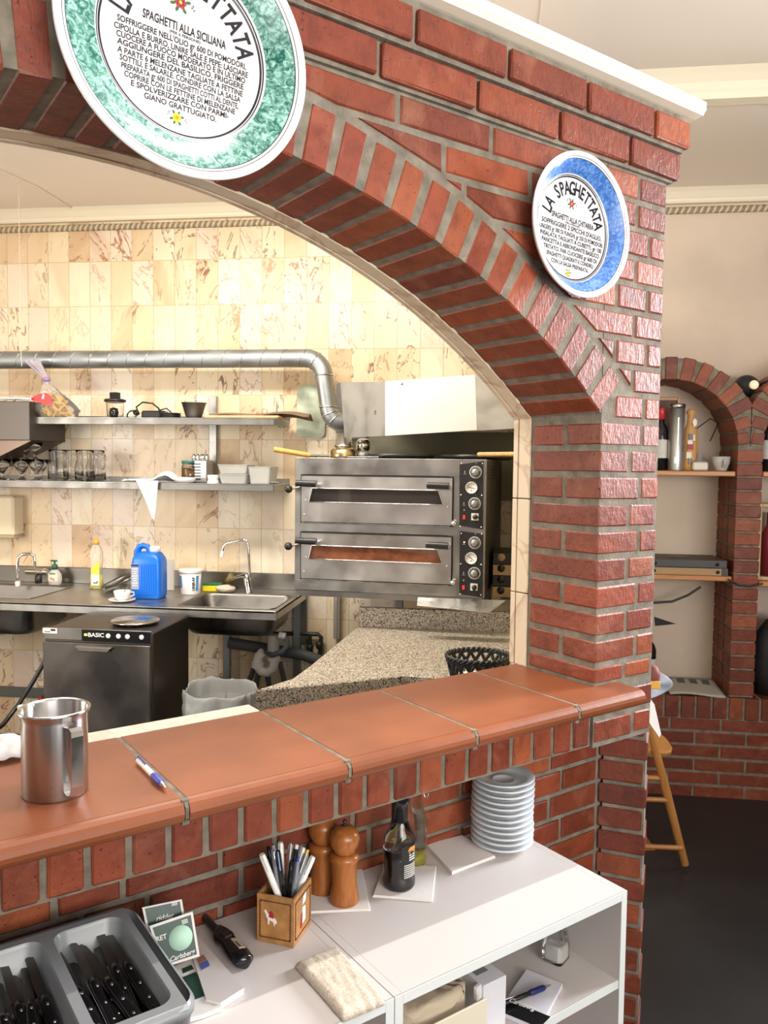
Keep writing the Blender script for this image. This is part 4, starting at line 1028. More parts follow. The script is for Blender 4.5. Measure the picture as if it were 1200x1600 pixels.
def kf(u, v):
    a = 2*math.pi*u; r = .010+.030*abs(v-.25)**1.0*(1.1 if v > .25 else .8); r *= 1+.35*math.sin(5*a+v*4)
    return V(-.025-.085*max(v-.2, 0)+r*math.cos(a), r*.6*math.sin(a), .165+.115*v)
m.grid(kf, 30, 10); m.build('knotted_top', mat('lilac_film', (.72, .66, .78), .2, trans=.6, ior=1.2), pb)
MB().lathe([(.010, 0), (.019, .006), (.019, .016), (.010, .022)], 16, (-.024, 0, .178)).build('tie', mat('tie_purple', (.32, .20, .42), .4), pb)
# objects on the upper shelf
bx = hY(180, 652, 4.08).x
bl_ = thing('food_chopper', 'small food chopper with black lid and clear beaker', 'chopper', (bx, 4.08, UZ))
MB().lathe([(.042, 0), (.047, .085), (.050, .088), (.049, .091), (.044, .085), (.040, .004), (0, .004)], 30).build('beaker', GLASS, bl_)
MB().lathe([(0, .089), (.056, .089), (.058, .100), (.046, .104), (.028, .106), (.028, .138), (.0, .138)], 30).build('lid', BLACKP, bl_)
MB().lathe([(0, 0), (.02, .004), (.024, .03), (.02, .05), (0, .056)], 20, (.008, -.03, .002)).build('motor_plug', BLACKG, bl_)
m = MB(); C0 = (hY(237, 654, 4.05).x, 4.08, UZ)
m.box((-.005, .03, .022), (.13, .08, .042), .1, bev=.008)
solo('mixer_body', m, BLACKP, 'flat black appliance body lying on the upper shelf among cables', 'appliance', C0)
m = MB(); m.tube([(-.075, -.02, .02), (-.085, -.03, .06), (-.05, -.03, .085), (-.0, -.02, .080), (.03, -.01, .055), (.042, 0, .01)], .0045, 7); m.tube([(.03, 0, .045), (.07, 0, .055), (.10, .0, .03), (.13, 0, .02)], .004, 7)
m.tube(arc_pts((-.10, -.05, .018), .026, 0, 6.28, 20, (1, 0, 0), (0, .5, .85)), .004, 7); m.lathe([(0, -.01), (.014, -.01), (.016, .0), (.014, .012), (0, .012)], 14, (-.085, -.03, .03), ax=(0, -1, .2)); m.lathe([(0, -.01), (.012, -.01), (.012, .01), (0, .01)], 14, (.075, -.02, .02), ax=(1, -1, .2))
solo('power_cable', m, BLACKG, 'looped black power cable on the upper shelf', 'cable', C0)
for k in range(3):
    o = solo('black_dish', MB().lathe([(0, 0), (.05, 0), (.058, .008), (.056, .009), (.048, .003), (0, .003)], 30), BLACKP, ['lowest of the small black dishes stacked on the upper shelf', 'middle one of the small black dishes stacked on the upper shelf', 'topmost of the small black dishes stacked on the upper shelf'][k], 'dish', (hY(266, 652, 4.08).x, 4.08, UZ+.001+k*.010), group='small black dishes on the upper shelf')
m = MB().lathe([(0, 0), (.038, 0), (.042, .004), (.062, .074), (.067, .076), (.066, .079), (.059, .077), (.038, .008), (0, .006)], 36); 
solo('metal_bowl', m, STEELD, 'dark steel bowl with wide rim on the upper shelf', 'bowl', (hY(303, 652, 4.08).x, 4.08, UZ+.006)); solo('saucer_black', MB().lathe([(0, 0), (.05, 0), (.055, .005), (0, .005)], 30), BLACKP, 'flat black saucer underneath the steel bowl', 'saucer', (hY(303, 652, 4.08).x, 4.08, UZ))
p0 = hY(322, 652, 4.05); 
m = MB(); m.box((.20, .05, .008), (.40, .16, .016), bev=.006); solo('cutting_board', m, wood_mat('board_wood', (.62, .36, .18), (.75, .48, .27), .5), 'thin wooden cutting board on the upper shelf', 'board', (p0.x, 4.04, UZ))
m = MB()
def clf(u, v):
    x = .02+.52*u; wv = .012*math.sin(v*9+u*2)*(.3+u); return V(x, .0+.14*v, .020+.022*(1-abs(2*v-1))*(.4+.6*u)+wv*.4+.004*math.sin(u*11)-(.012*max(u-.85, 0)/.15))
m.grid(clf, 30, 18); solo('brown_cloth', m, mat('cloth_brown', (.23, .15, .10), .9), 'folded brown cloth lying on the cutting board', 'cloth', (p0.x, 4.05, UZ), solid=.006)
# ---- lower shelf: glasses, mugs
def glass_stem():
    t = thing('ice_cream_glass', 'x', 'glass', (0, 0, 0))
    MB().lathe([(.0, 0), (.032, 0), (.034, .003), (.012, .010), (.008, .020), (.010, .040), (.020, .055), (.036, .080), (.046, .115), (.044, .115), (.034, .082), (.018, .060), (0, .052)], 28).build('goblet', THIN, t); return t
g0 = glass_stem(); gx = [hY(x, 748, 4.03).x for x in (4, 17, 33, 46, 57)]
labs = ['stemmed dessert glass at the far left of the lower shelf', 'second stemmed dessert glass from the left on the lower shelf', 'middle stemmed dessert glass on the lower shelf', 'fourth stemmed dessert glass from the left on the lower shelf', 'rightmost stemmed dessert glass, next to the glass jugs']
for i, x in enumerate(gx):
    o = g0 if i == 0 else dup(g0); o.location = (x, 4.03+.11*(i % 2), LZ_+.001); o['label'] = labs[i]; o['group'] = 'stemmed dessert glasses'
labs2 = ['left one of the two glasses stacked on the dessert glasses', 'right one of the two glasses stacked on the dessert glasses']
for i, x in enumerate((38, 53)):
    o = dup(g0); o.scale = (.9, .9, .78); o.location = (hY(x, 700, 4.06).x, 4.07, LZ_+.001+.115); o['label'] = labs2[i]; o['group'] = 'glasses stacked on the dessert glasses'
def jug():
    t = thing('glass_jug', 'x', 'jug', (0, 0, 0))
    MB().lathe([(0, 0), (.046, 0), (.052, .006), (.053, .07), (.046, .10), (.041, .118), (.044, .150), (.048, .168), (.045, .168), (.041, .150), (.038, .118), (.043, .10), (.050, .07), (.049, .010), (0, .008)], 32).build('body', THIN, t)
    MB().tube([(.042, 0, .150), (.062, -.0, .150), (.074, 0, .135), (.074, 0, .09), (.066, 0, .07), (.050, 0, .066)], .006, 8).build('handle', THIN, t); return t
j0 = jug()
for i, (x, dy_) in enumerate(((91, .02), (115, .12), (133, .03), (150, .12))):
    o = j0 if i == 0 else dup(j0); o.location = (hY(x, 748, 4.03+dy_).x, 4.03+dy_, LZ_+.001); o.rotation_euler.z = -.5
    o['label'] = ['leftmost clear glass jug on the lower shelf', 'second clear glass jug from the left on the lower shelf', 'third clear glass jug from the left on the lower shelf', 'rightmost clear glass jug on the lower shelf'][i]; o['group'] = 'clear glass jugs'
# white cloth draped over the shelf
m = MB(); xa = hY(185, 752, 3.97).x; xb = hY(272, 740, 3.97).x; W_ = xb-xa
def cl1(u, v):
    x = W_*u; z = .012+.05*max(0, math.sin(math.pi*min(1, max(0, (u-.55)/.45))))*(.5+.5*math.sin(v*6))+.010*noise.noise(V(u*7, v*7, 2)); return V(x, .02+.16*v, max(z, .004))
m.grid(cl1, 34, 14)
def cl2(u, v):
    w = .125*(1-v*.8); x = W_*.52+w*(u-.5)*1.0+.035*v-.0; z = .012-.165*v-.05*v*(1-abs(2*u-1)); return V(x, -.014-.008*math.sin(u*9)-.003, z)
m.grid(cl2, 16, 14)
solo('dish_towel', m, mat('towel_white', (.84, .84, .84), .9), 'white dish towel draped over the edge of the lower shelf', 'towel', (xa, 3.985, LZ_), solid=.003)
c = hY(292, 752, 4.06); solo('white_bowl', MB().lathe([(0, 0), (.035, 0), (.052, .010), (.060, .030), (.057, .030), (.048, .013), (0, .005)], 32), CERAM, 'shallow white bowl in front of the jar on the lower shelf', 'bowl', (c.x, 4.03, LZ_))
j = thing('preserve_jar', 'glass jar of dark preserve with a green lid on the lower shelf', 'jar', (hY(295, 740, 4.12).x, 4.13, LZ_))
MB().lathe([(0, 0), (.040, 0), (.042, .008), (.042, .085), (.036, .10), (.036, .104), (.0, .104)], 28).build('glass', GLASS, j)
MB().lathe([(0, .006), (.038, .006), (.038, .075), (0, .075)], 24).build('contents', mat('preserve', (.22, .09, .02), .4), j)
MB().lathe([(0, .102), (.041, .102), (.042, .112), (.040, .118), (0, .118)], 28).build('lid', mat('lid_green', (.02, .14, .11), .35), j)
k = thing('cutlery_holder', 'silver mesh cutlery holder standing behind the jar', 'holder', (hY(316, 740, 4.16).x, 4.16, LZ_))
MB().box((0, 0, .062), (.085, .10, .118), bev=.003).build('box', mat('mesh_silver', (.55, .55, .55), .35, .8), k)
m = MB()
for i in range(6): m.box((-.0425, -.04+.0, .02+.016*i), (.002, .09, .004)); m.box((-.015, -.0505, .02+.016*i), (.05, .002, .006))
m.build('grille', BLACKP, k)
m = MB()
for i in range(5): m.lathe([(0, 0), (.010, .004), (.012, .02), (.006, .034), (0, .036)], 10, (-.035+.017*i, -.03+.012*(i % 3), .118)); 
solo('spoon_heads', m, CHROME, 'rounded cutlery ends sticking out of the mesh holder', 'cutlery', k.location); bpy.data.objects['spoon_heads']['kind'] = 'stuff'
c = hY(333, 752, 4.03); solo('sugar_pot', MB().lathe([(0, 0), (.034, 0), (.030, .012), (.026, .022), (.030, .034), (.028, .044), (0, .046)], 24), CERAM, 'small white pot between mesh holder and plastic trays', 'pot', (c.x, 4.03, LZ_))
def tray(lab, loc, w, h_, d, nm):
    t = thing('plastic_tray', lab, 'tray', loc, 0, 'stacked clear plastic trays'); 
    m = MB(); r0_ = rrect(w, d, .01, 3); r1_ = rrect(w+.02, d+.02, .01, 3); n = len(r0_)
    vs = [V(p[0], p[1], 0) for p in r0_]+[V(p[0], p[1], h_) for p in r1_]
    m.add(vs, [(i, (i+1) % n, n+(i+1) % n, n+i) for i in range(n)]+[tuple(range(n))]); m.build('shell', nm, t, solid=.002)
    MB().tube([V(p[0], p[1], h_) for p in r1_+r1_[:1]], .003, 6).build('rim', nm, t)
TR = mat('tray_frosted', (.72, .72, .70), .2, trans=.55, ior=1.2)
c = hY(371, 750, 4.08).x
tray('lower clear plastic tray with ribbed front on the shelf', (c, 4.07, LZ_+.002), .13, .045, .12, TR); tray('upper clear plastic tray on the lower shelf, left one', (c-.005, 4.08, LZ_+.052), .14, .045, .12, TR); tray('clear plastic tray on the shelf, standing right of the other two', (c+.135, 4.10, LZ_+.002), .10, .085, .14, TR)
c = hY(425, 754, 4.05); solo('flat_plate', MB().lathe([(0, 0), (.05, 0), (.085, .008), (.084, .011), (.05, .004), (0, .004)], 36), CERAM, 'flat white plate at the right end of the lower shelf', 'plate', (-1.19, 4.12, LZ_+.001))
# towel dispenser
a = hY(20, 775, 4.2); b = hY(20, 838, 4.2)
td = thing('towel_dispenser', 'cream plastic towel dispenser on the wall at the left edge', 'dispenser', (a.x-.11, 4.24, b.z))
cream = mat('cream_plastic', (.72, .62, .44), .4)
MB().box((0, 0, (a.z-b.z)/2), (.24, .11, a.z-b.z), bev=.012).build('case', cream, td); MB().box((0, -.002, -.004), (.245, .115, .012), bev=.003).build('bottom_rim', mat('cream_dark', (.45, .36, .24), .5), td)
# ================================================================== ON THE STEEL WORKTOP
def wp(x, y): p = hz(x, y, WZ+.001); return (p.x, min(p.y, 4.22), WZ+.001)
# left tap
tp = thing('wall_tap', 'chrome tap with square bent spout at the left sink', 'tap', (hY(50, 895, 4.27).x, 4.26, WZ))
z = lambda y: hY(40, y, 4.15).z-WZ
xl_ = hY(28, 880, 4.1).x-tp.location.x; xr_ = hY(53, 880, 4.15).x-tp.location.x
MB().tube([(xr_, -.10, z(890)), (xr_, -.10, z(878)), (xr_-.004, -.10, z(868)), (xr_-.025, -.11, z(865)), (xl_+.02, -.15, z(865)), (xl_+.004, -.16, z(869)), (xl_, -.165, z(878)), (xl_, -.165, z(903))], .0085, 12).build('spout', CHROME, tp)
MB().lathe([(.013, 0), (.014, .01), (.014, .028), (.012, .032), (.0, .032)], 16, (xl_, -.165, z(915))).build('aerator', WHITEP, tp)
MB().tube([(xr_-.075, -.06, z(895)), (xr_+.055, -.06, z(895))], .017, 14).tube([(xr_, 0, z(895)), (xr_, -.07, z(895))], .013, 12).build('mixer_body', CHROME, tp)
MB().lathe([(0, 0), (.018, 0), (.020, .02), (.018, .045), (0, .048)], 16, (xr_+.005, -.075, z(912))).build('valve_knob', BLACKP, tp)
# right tap
p = hY(391, 926, 4.17); tp = thing('sink_tap', 'chrome mixer tap with long angled spout at the right sink', 'tap', (p.x, 4.17, WZ))
q = lambda x, y, Y=4.17: hY(x, y, Y)-V(p.x, 4.17, WZ)
bs = q(389, 924); bs.z = 0
MB().lathe([(.024, 0), (.022, .01), (.021, .06), (.020, .105), (.0, .11)], 20, bs, ax=(-.16, 0, 1)).build('body', CHROME, tp)
MB().tube([q(390.5, 902), q(389, 870), q(387.5, 850), q(385, 844.5), q(380, 843.5), q(354, 849), q(350, 853), q(347.5, 862)], .0075, 12).build('spout', CHROME, tp)
MB().tube([q(347.8, 861), q(346.5, 870)], .0105, 12).build('aerator', WHITEP, tp)
MB().tube([q(381, 899, 4.15), q(372, 901, 4.12), q(360, 906, 4.08)], [.016, .012, .007], 12, flat=.6).build('lever', CHROME, tp)
# soap pump
x, y, z_ = wp(94, 911.5); sp_ = thing('soap_dispenser', 'clear hand soap bottle with green pump by the left sink', 'soap bottle', (x, 4.2, WZ+.001))
MB().lathe([(0, 0), (.030, 0), (.036, .006), (.041, .03), (.038, .06), (.022, .082), (.014, .088), (.013, .094), (0, .094)], 28, sy=.7).build('bottle', mat('soap_clear', (.80, .76, .70), .1, trans=.35, ior=1.2), sp_)
MB().lathe([(0, .088), (.016, .088), (.017, .108), (.012, .116), (.005, .118), (.005, .132), (0, .132)], 18).box((-.004, 0, .136), (.040, .013, .009), bev=.003).build('pump', mat('pump_green', (.02, .12, .07), .35), sp_)
lb = MB().grid(lambda u, v: V(.0405*math.sin((u-.5)*1.5), -.0290*math.cos((u-.5)*1.5), .024+.044*v), 10, 3).build('label', mat('label_cream', (.78, .70, .58), .5), sp_)
m = MB(); m.grid(lambda u, v: V(.036*math.sin((u-.5)*1.3), -.0292*math.cos((u-.5)*1.3)-.0006, .062+.008*v), 8, 1); m.build('label_band', mat('band_green', (.08, .22, .08), .5), lb)
m = MB(); m.box((-.004, -.0305, .040), (.012, .001, .008), rot=Matrix.Rotation(.5, 3, 'Y')); m.box((.008, -.030, .034), (.008, .001, .010), rot=Matrix.Rotation(-.6, 3, 'Y')); m.build('flower_print', mat('flower_red', (.65, .10, .12), .5), lb)
# yellow detergent
x, y, z_ = wp(153, 919); dt = thing('detergent_bottle', 'clear bottle with yellow washing-up liquid and orange cap', 'bottle', (x, 4.12, WZ+.001))
MB().lathe([(0, 0), (.034, 0), (.038, .008), (.036, .06), (.034, .12), (.038, .17), (.037, .20), (.026, .232), (.014, .246), (.0, .246)], 28, sy=.65).build('bottle', mat('bottle_clear', (.93, .93, .88), .05, trans=.85, ior=1.2), dt)
MB().lathe([(0, .004), (.034, .004), (.033, .075), (0, .075)], 24, sy=.6).build('liquid', mat('liquid_yellow', (.80, .72, .03), .15), dt)
MB().lathe([(0, .244), (.016, .244), (.015, .262), (.009, .266), (.008, .280), (0, .281)], 18).build('cap', mat('cap_orange', (.85, .38, .05), .4), dt)
m = MB(); m.prism([(-.018, .02), (.030, .02), (.030, .155), (.018, .145), (-.018, .115)], 0, .001, fr=(V(0, -.0262, 0), V(1, 0, 0), ZX, V(0, -1, 0))); lb = m.build('label', mat('label_yellow', (.85, .62, .05), .45), dt)
m = MB(); m.box((.006, -.0278, .052), (.044, .0006, .058)); m.build('label_white', PAPERW, lb)
m = MB(); m.box((.006, -.0285, .035), (.024, .0006, .006)); m.box((.018, -.0285, .042), (.006, .0006, .010)); m.build('print', INK, lb)
# blue canister
x, y, z_ = wp(233, 934); cn = thing('blue_canister', 'blue plastic detergent canister with handle and white cap', 'canister', (x-.002, 3.90, WZ+.001), .05)
BLUE = mat('plastic_blue', (.005, .15, .68), .32)
m = MB(); w, d = .155, .12
rings = [(w-.012, d-.012, 0), (w-.002, d-.002, .008), (w, d, .03), (w, d, .18), (w-.008, d-.008, .205), (w-.04, d-.03, .232), (w-.07, d-.05, .238)]
vs = []; n = 24
for a_, c__, z0 in rings: vs += [V(p_[0], p_[1], z0) for p_ in rrect(a_, c__, .022)]
m.add(vs, [(k*n+i, k*n+(i+1) % n, (k+1)*n+(i+1) % n, (k+1)*n+i) for k in range(len(rings)-1) for i in range(n)]+[tuple(reversed(range(n))), tuple(range((len(rings)-1)*n, len(rings)*n))], sm=True)
for i in range(7): m.box((-.018+.012*i, -d/2-.0006, .10), (.006, .004, .16), bev=.0015)
m.build('body', BLUE, cn)
MB().tube([(.005, 0, .236), (-.01, 0, .262), (-.030, 0, .268), (-.050, 0, .262), (-.062, 0, .240), (-.066, 0, .205)], .013, 12, flat=1.3).build('handle', BLUE, cn)
MB().lathe([(0, .236), (.027, .236), (.027, .262), (.022, .266), (0, .266)], 24, (.030, 0, 0)).build('cap', WHITEP, cn)
m = MB(); m.box((-.052, -.0615, .115), (.040, .002, .13)); lb = m.build('label', mat('label_navy', (.30, .34, .46), .5), cn)
m = MB(); m.box((-.052, -.063, .172), (.038, .0006, .012)); m.build('title_bar', mat('navy', (.01, .03, .18), .5), lb)
m = MB()
for i in range(8): m.box((-.052, -.063, .155-.012*i), (.030-.006*(i % 3), .0006, .004))
m.build('print', PAPERW, lb)
# cutting sheet behind the canister
c = hY(258, 905, 4.1); solo('cutting_sheet', MB().box((0, 0, .085), (.12, .006, .17), bev=.002), mat('grey_board', (.46, .43, .40), .5), 'pale grey board leaning on the splashback behind the blue canister', 'board', (c.x-.025, 4.14, WZ+.002), .0)
# cup, saucer, spoon
x, y, z_ = wp(191, 940); solo('coffee_saucer', MB().lathe([(0, 0), (.030, 0), (.050, .006), (.066, .012), (.065, .015), (.045, .009), (.022, .005), (0, .005)], 40), CERAM, 'white saucer under the coffee cup on the steel worktop', 'saucer', (x, y, z_))
cp_ = thing('coffee_cup', 'white coffee cup on a saucer in front of the blue canister', 'cup', (x, y, z_+.005))
MB().lathe([(0, 0), (.020, 0), (.024, .004), (.036, .020), (.042, .050), (.0405, .050), (.034, .021), (.020, .007), (0, .006)], 36).build('bowl', CERAM, cp_)
MB().tube([(.028, .028, .040), (.042, .038, .038), (.045, .041, .024), (.026, .025, .016)], .004, 8).build('handle', CERAM, cp_)
solo('teaspoon', MB().tube([(-.012, 0, .014), (.01, 0, .045), (.035, 0, .078)], [.006, .002, .003], 8, flat=.5), STEELD, 'teaspoon standing in the white coffee cup', 'spoon', (x, y, z_+.005))
# tilted steel pan leaning behind the cup
x, y, z_ = wp(177, 926)
tl = Matrix.Rotation(R(-24), 3, 'Y')
m = MB(); m.lathe([(0, 0), (.07, 0), (.085, .020), (.088, .020), (.074, -.003), (0, -.003)], 36, (0, 0, 0), ax=(-.42, -.12, .9))
solo('steel_tray', m, STEELD, 'round dark steel dish tilted against the blue canister', 'dish', (x-.01, y+.075, z_+.045))
solo('oven_tray', MB().box((0, 0, 0), (.16, .12, .012), rot=Matrix.Rotation(R(-22), 3, 'Y'), bev=.004), STEEL, 'shallow steel tray leaning under the round dish by the canister', 'tray', (x+.0, y+.09, z_+.041))
# white tub
x, y, z_ = wp(294, 929); tb = thing('white_tub', 'white plastic tub with blue print beside the right sink', 'tub', (x, 4.06, WZ+.001))
MB().lathe([(0, 0), (.048, 0), (.050, .004), (.058, .118), (0, .118)], 36).build('pail', WHITEP, tb)
MB().lathe([(0, .114), (.060, .114), (.063, .118), (.063, .130), (.058, .134), (0, .134)], 36).build('lid', WHITEP, tb)
def curve_patch(a0, a1, z0, z1, r0_, r1_, mm, nm, par, lab=None):
    return MB().grid(lambda u, v: V((r0_+(r1_-r0_)*(z0+(z1-z0)*v)/.118)*math.sin(a0+(a1-a0)*u), -(r0_+(r1_-r0_)*(z0+(z1-z0)*v)/.118)*math.cos(a0+(a1-a0)*u), z0+(z1-z0)*v), 10, 1).build(nm, mm, par, label=lab)
LB = mat('print_blue', (.08, .30, .62), .45)
curve_patch(-1.15, -.55, .035, .10, .0506, .0586, LB, 'blue_print', tb); curve_patch(.9, 1.2, .02, .10, .0506, .0586, LB, 'blue_print', tb)
m = MB(); put_text(m, 'UNIKAR', .02, (V(.034, -.0445, .06), V(0, 0, 1), V(-.75, -.60, 0).normalized()), off=.0008, width=.075); m.build('lettering', INK, tb)
# sponge and cloth
x, y, z_ = wp(338, 921); s_ = thing('sponge', 'yellow sponge with green scouring side by the right tap', 'sponge', (x-.0, 4.16, WZ+.001), .15)
MB().box((0, 0, .018), (.10, .06, .034), bev=.006).build('foam', mat('foam_yellow', (.85, .68, .02), .9, bump=.6, bscale=200), s_)
MB().box((0, 0, .040), (.10, .06, .009), bev=.002).build('scouring_side', mat('scour_green', (.02, .16, .07), .95, bump=.8, bscale=300), s_)
m = MB(); m.grid(lambda u, v: V((.055+.008*noise.noise(V(u*9, v*3, 1)))*math.cos(2*math.pi*u)*math.sin(math.pi*v), .035*math.sin(2*math.pi*u)*math.sin(math.pi*v), .020-.020*math.cos(math.pi*v)+.006*noise.noise(V(u*12, v*9, 5))*math.sin(math.pi*v)), 40, 16)
p = wp(346, 925); solo('wet_rag', m, mat('rag_cream', (.62, .52, .42), .95), 'crumpled cream rag in front of the sponge', 'rag', (p[0]+.03, 4.125, WZ+.004))
c = hY(352, 905, 4.2); solo('scrub_brush', MB().lathe([(0, 0), (.012, .002), (.024, .05), (.02, .054), (0, .05)], 14, ax=(.75, 0, .65)), mat('brush_olive', (.22, .17, .06), .8), 'olive brush head resting behind the sponge', 'brush', (c.x, 4.21, WZ+.045))
# ================================================================== WHITE SHELF UNITS UNDER THE SILL
HC = .70
SZ0 = .506
KS = (1.6-HC)/(1.6-.645)
def wt_(s, t, z=HC): return L(s, t, z)
def on_cab(x, y, z=HC): return hz(x, y, z)
def lc(p): return (p.dot(AX), p.dot(BX))
sR, sM, sLf = 1.388, .775, .12; tf_, tb_ = 1.052, 1.436; TH = .018
def unit(s0, s1, lab, name='shelf_unit'):
    t = thing(name, lab, 'shelf unit', L(s0, tf_, 0), PHI, 'white shelf units below the sill'); w = s1-s0; d = tb_-tf_
    top = MB().box((w/2, d/2, HC-TH/2), (w-2*TH, d, TH)).build('top_board', LAM, t)
    MB().box((w/2, -.0005, HC-TH/2), (w-2*TH, .003, TH)).build('edge_band', LAMEDGE, top)
    for x in (TH/2, w-TH/2):
        sd = MB().box((x, d/2, HC/2), (TH-.001, d, HC)).build('side_panel', LAM, t); MB().box((x, -.0005, HC/2), (TH-.001, .003, HC)).build('edge_band', LAMEDGE, sd)
    for z in (SZ0, .26, .03):
        sb = MB().box((w/2, d/2, z-TH/2), (w-2*TH, d-.01, TH)).build('shelf_board', LAM, t); MB().box((w/2, .0025, z-TH/2), (w-2*TH, .003, TH)).build('edge_band', LAMEDGE, sb)
    MB().box((w/2, d-.003, HC/2), (w-2*TH, .004, HC-TH)).build('back_panel', LAM, t)
    return t
unit(sM, sR, 'right white open shelf unit with a notepad inside'); unit(sLf, sM-.001, 'left white shelf unit under the cutlery tray')
# ---- twelve saucers
c = lc(hz(783, 1310, HC)); base = L(1.308, 1.352, HC)
s0 = thing('espresso_saucer', 'x', 'saucer', base)
MB().lathe([(0, 0), (.026, 0), (.030, .003), (.052, .007), (.073, .015), (.0745, .017), (.072, .0185), (.050, .011), (.028, .0065), (.026, .0085), (.024, .0065), (0, .006)], 48).build('dish', mat('ceramic_grey', (.70, .73, .75), .15, coat=.4), s0)
nsau = 12
for i in range(nsau):
    o = s0 if i == 0 else dup(s0); o.location = base+V(random.uniform(-.0015, .0015), random.uniform(-.0015, .0015), .001+i*.0138); o.rotation_euler.z = i*.7
    o['label'] = 'topmost white saucer of the stack, its centre ring showing' if i == nsau-1 else ('bottom white saucer of the stack on the shelf unit' if i == 0 else 'white saucer in the stack beside the wall, %s from the bottom' % ['', 'second', 'third', 'fourth', 'fifth', 'sixth', 'seventh', 'eighth', 'ninth', 'tenth', 'eleventh'][i]); o['group'] = 'stacked white saucers'
# ---- napkins
def napkin(cs, z0, th, lab, name='napkin'):
    P = [hz(x, y, HC) for x, y in cs]; cen = sum(P, Vector())/4; pl_ = [((q-cen).x, (q-cen).y) for q in P]
    if area2(pl_) < 0: pl_ = pl_[::-1]
    t = thing(name, lab, 'napkin', (cen.x, cen.y, z0), 0, 'white paper napkins on the shelf unit'); m = MB(); m.prism(pl_, 0, th*.45, bev=.0008); m.build('lower_fold', mat('tissue', (.82, .79, .76), .9, bump=.25, bscale=90), t)
    m = MB(); m.prism([(a*.985, b*.985) for a, b in pl_], th*.5, th, bev=.0008); m.build('upper_fold', bpy.data.materials['tissue'], t); return t
napkin([(665, 1323), (722, 1308), (774, 1341), (706, 1367)], HC+.0005, .006, 'folded white napkin lying left of the saucer stack')
napkin([(600, 1350), (582, 1402), (676, 1410), (682, 1356)], HC+.0005, .004, 'white napkin under the dark vinegar bottle')
napkin([(492, 1370), (480, 1428), (579, 1424), (566, 1360)], HC+.0005, .004, 'white napkin under the two wooden pepper mills')
# ---- vinegar bottles
c = hz(638, 1397, HC); c.z = HC+.005; bt = thing('vinegar_bottle', 'dark balsamic vinegar bottle with black cap and black label', 'bottle', c+BX*.034)
bt.scale = (1.22, 1.22, 1)
prof = [(0, 0), (.026, 0), (.0285, .006), (.0285, .018), (.0262, .026), (.0262, .060), (.0285, .085), (.0275, .104), (.018, .130), (.0135, .145), (.013, .150), (0, .150)]
MB().lathe(prof, 36).build('glass', GLASS, bt)
MB().lathe([(0, .003), (.0245, .003), (.027, .007), (.0265, .018), (.0248, .028), (.0248, .060), (.0262, .080), (0, .080)], 36).build('vinegar', mat('vinegar', (.008, .005, .004), .08), bt)
MB().lathe([(.0145, .142), (.0145, .178), (.0165, .180), (.0172, .184), (.0172, .199), (.0155, .202), (0, .202)], 32).build('cap', BLACKG, bt)
def cyl_patch(a0, a1, z0, z1, r, nm, mm, par, nu=12):
    return MB().grid(lambda u, v: V(r(z0+(z1-z0)*v)*math.sin(a0+(a1-a0)*u), -r(z0+(z1-z0)*v)*math.cos(a0+(a1-a0)*u), z0+(z1-z0)*v), nu, 6).build(nm, mm, par)
rr = lambda z: .0268+.0022*max(0, min(1, (z-.06)/.025))
lb = cyl_patch(.25, 1.75, .028, .098, rr, 'label', mat('label_black', (.012, .012, .014), .4), bt)
def ctext(body, size, a, z, r, m, **k):
    vs, fs = glyphs(body, size, off=.0004, **k); m.add([V((r)*math.sin(a+v.x/r), -(r)*math.cos(a+v.x/r), z+v.y) for v in vs], fs)
m = MB()
for i in range(7):
    for j in range(11):
        a = .45+j*.095; z = .030+i*.0043; m.add([V(.0275*math.sin(a), -.0275*math.cos(a), z), V(.0275*math.sin(a+.06), -.0275*math.cos(a+.06), z), V(.0275*math.sin(a+.06), -.0275*math.cos(a+.06), z+.0026), V(.0275*math.sin(a), -.0275*math.cos(a), z+.0026)], [(0, 1, 2, 3)])
for i in range(4):
    z = .067+i*.0052
    m.add([V(.0292*math.sin(a), -.0292*math.cos(a), z+dz) for a, dz in ((.75, 0), (1.25, 0), (1.25, .0024), (.75, .0024))], [(0, 1, 2, 3)])
m.build('label_print', PAPERW, lb)
m = MB(); m.add([V(.0300*math.sin(a), -.0300*math.cos(a), z) for a, z in ((.62, .088), (1.1, .087), (1.25, .093), (1.15, .0965), (.75, .096))], [(0, 1, 2, 3, 4)]); m.build('label_logo', mat('logo_orange', (.85, .28, .03), .4), lb)
b2 = thing('oil_bottle', 'clear swing-top oil bottle partly hidden behind the vinegar bottle', 'bottle', L(1.082, 1.400, HC+.001))
MB().lathe([(0, 0), (.026, 0), (.028, .006), (.028, .10), (.014, .150), (.0115, .185), (.013, .190), (0, .190)], 32).build('glass', GLASS, b2)
MB().lathe([(0, .004), (.025, .004), (.025, .03), (0, .03)], 24).build('oil', mat('oil', (.75, .70, .12), .1, trans=.5, ior=1.3), b2)
MB().lathe([(0, .190), (.0095, .190), (.011, .198), (.009, .206), (0, .206)], 20).build('stopper', WHITEP, b2)
MB().tube([(.009, -.004, .20), (.020, -.008, .201), (.029, -.010, .190), (.031, -.010, .165), (.029, -.010, .155), (.022, -.008, .158), (.020, -.008, .170), (.015, -.004, .172)], .0013, 6).build('wire_clip', CHROME, b2)
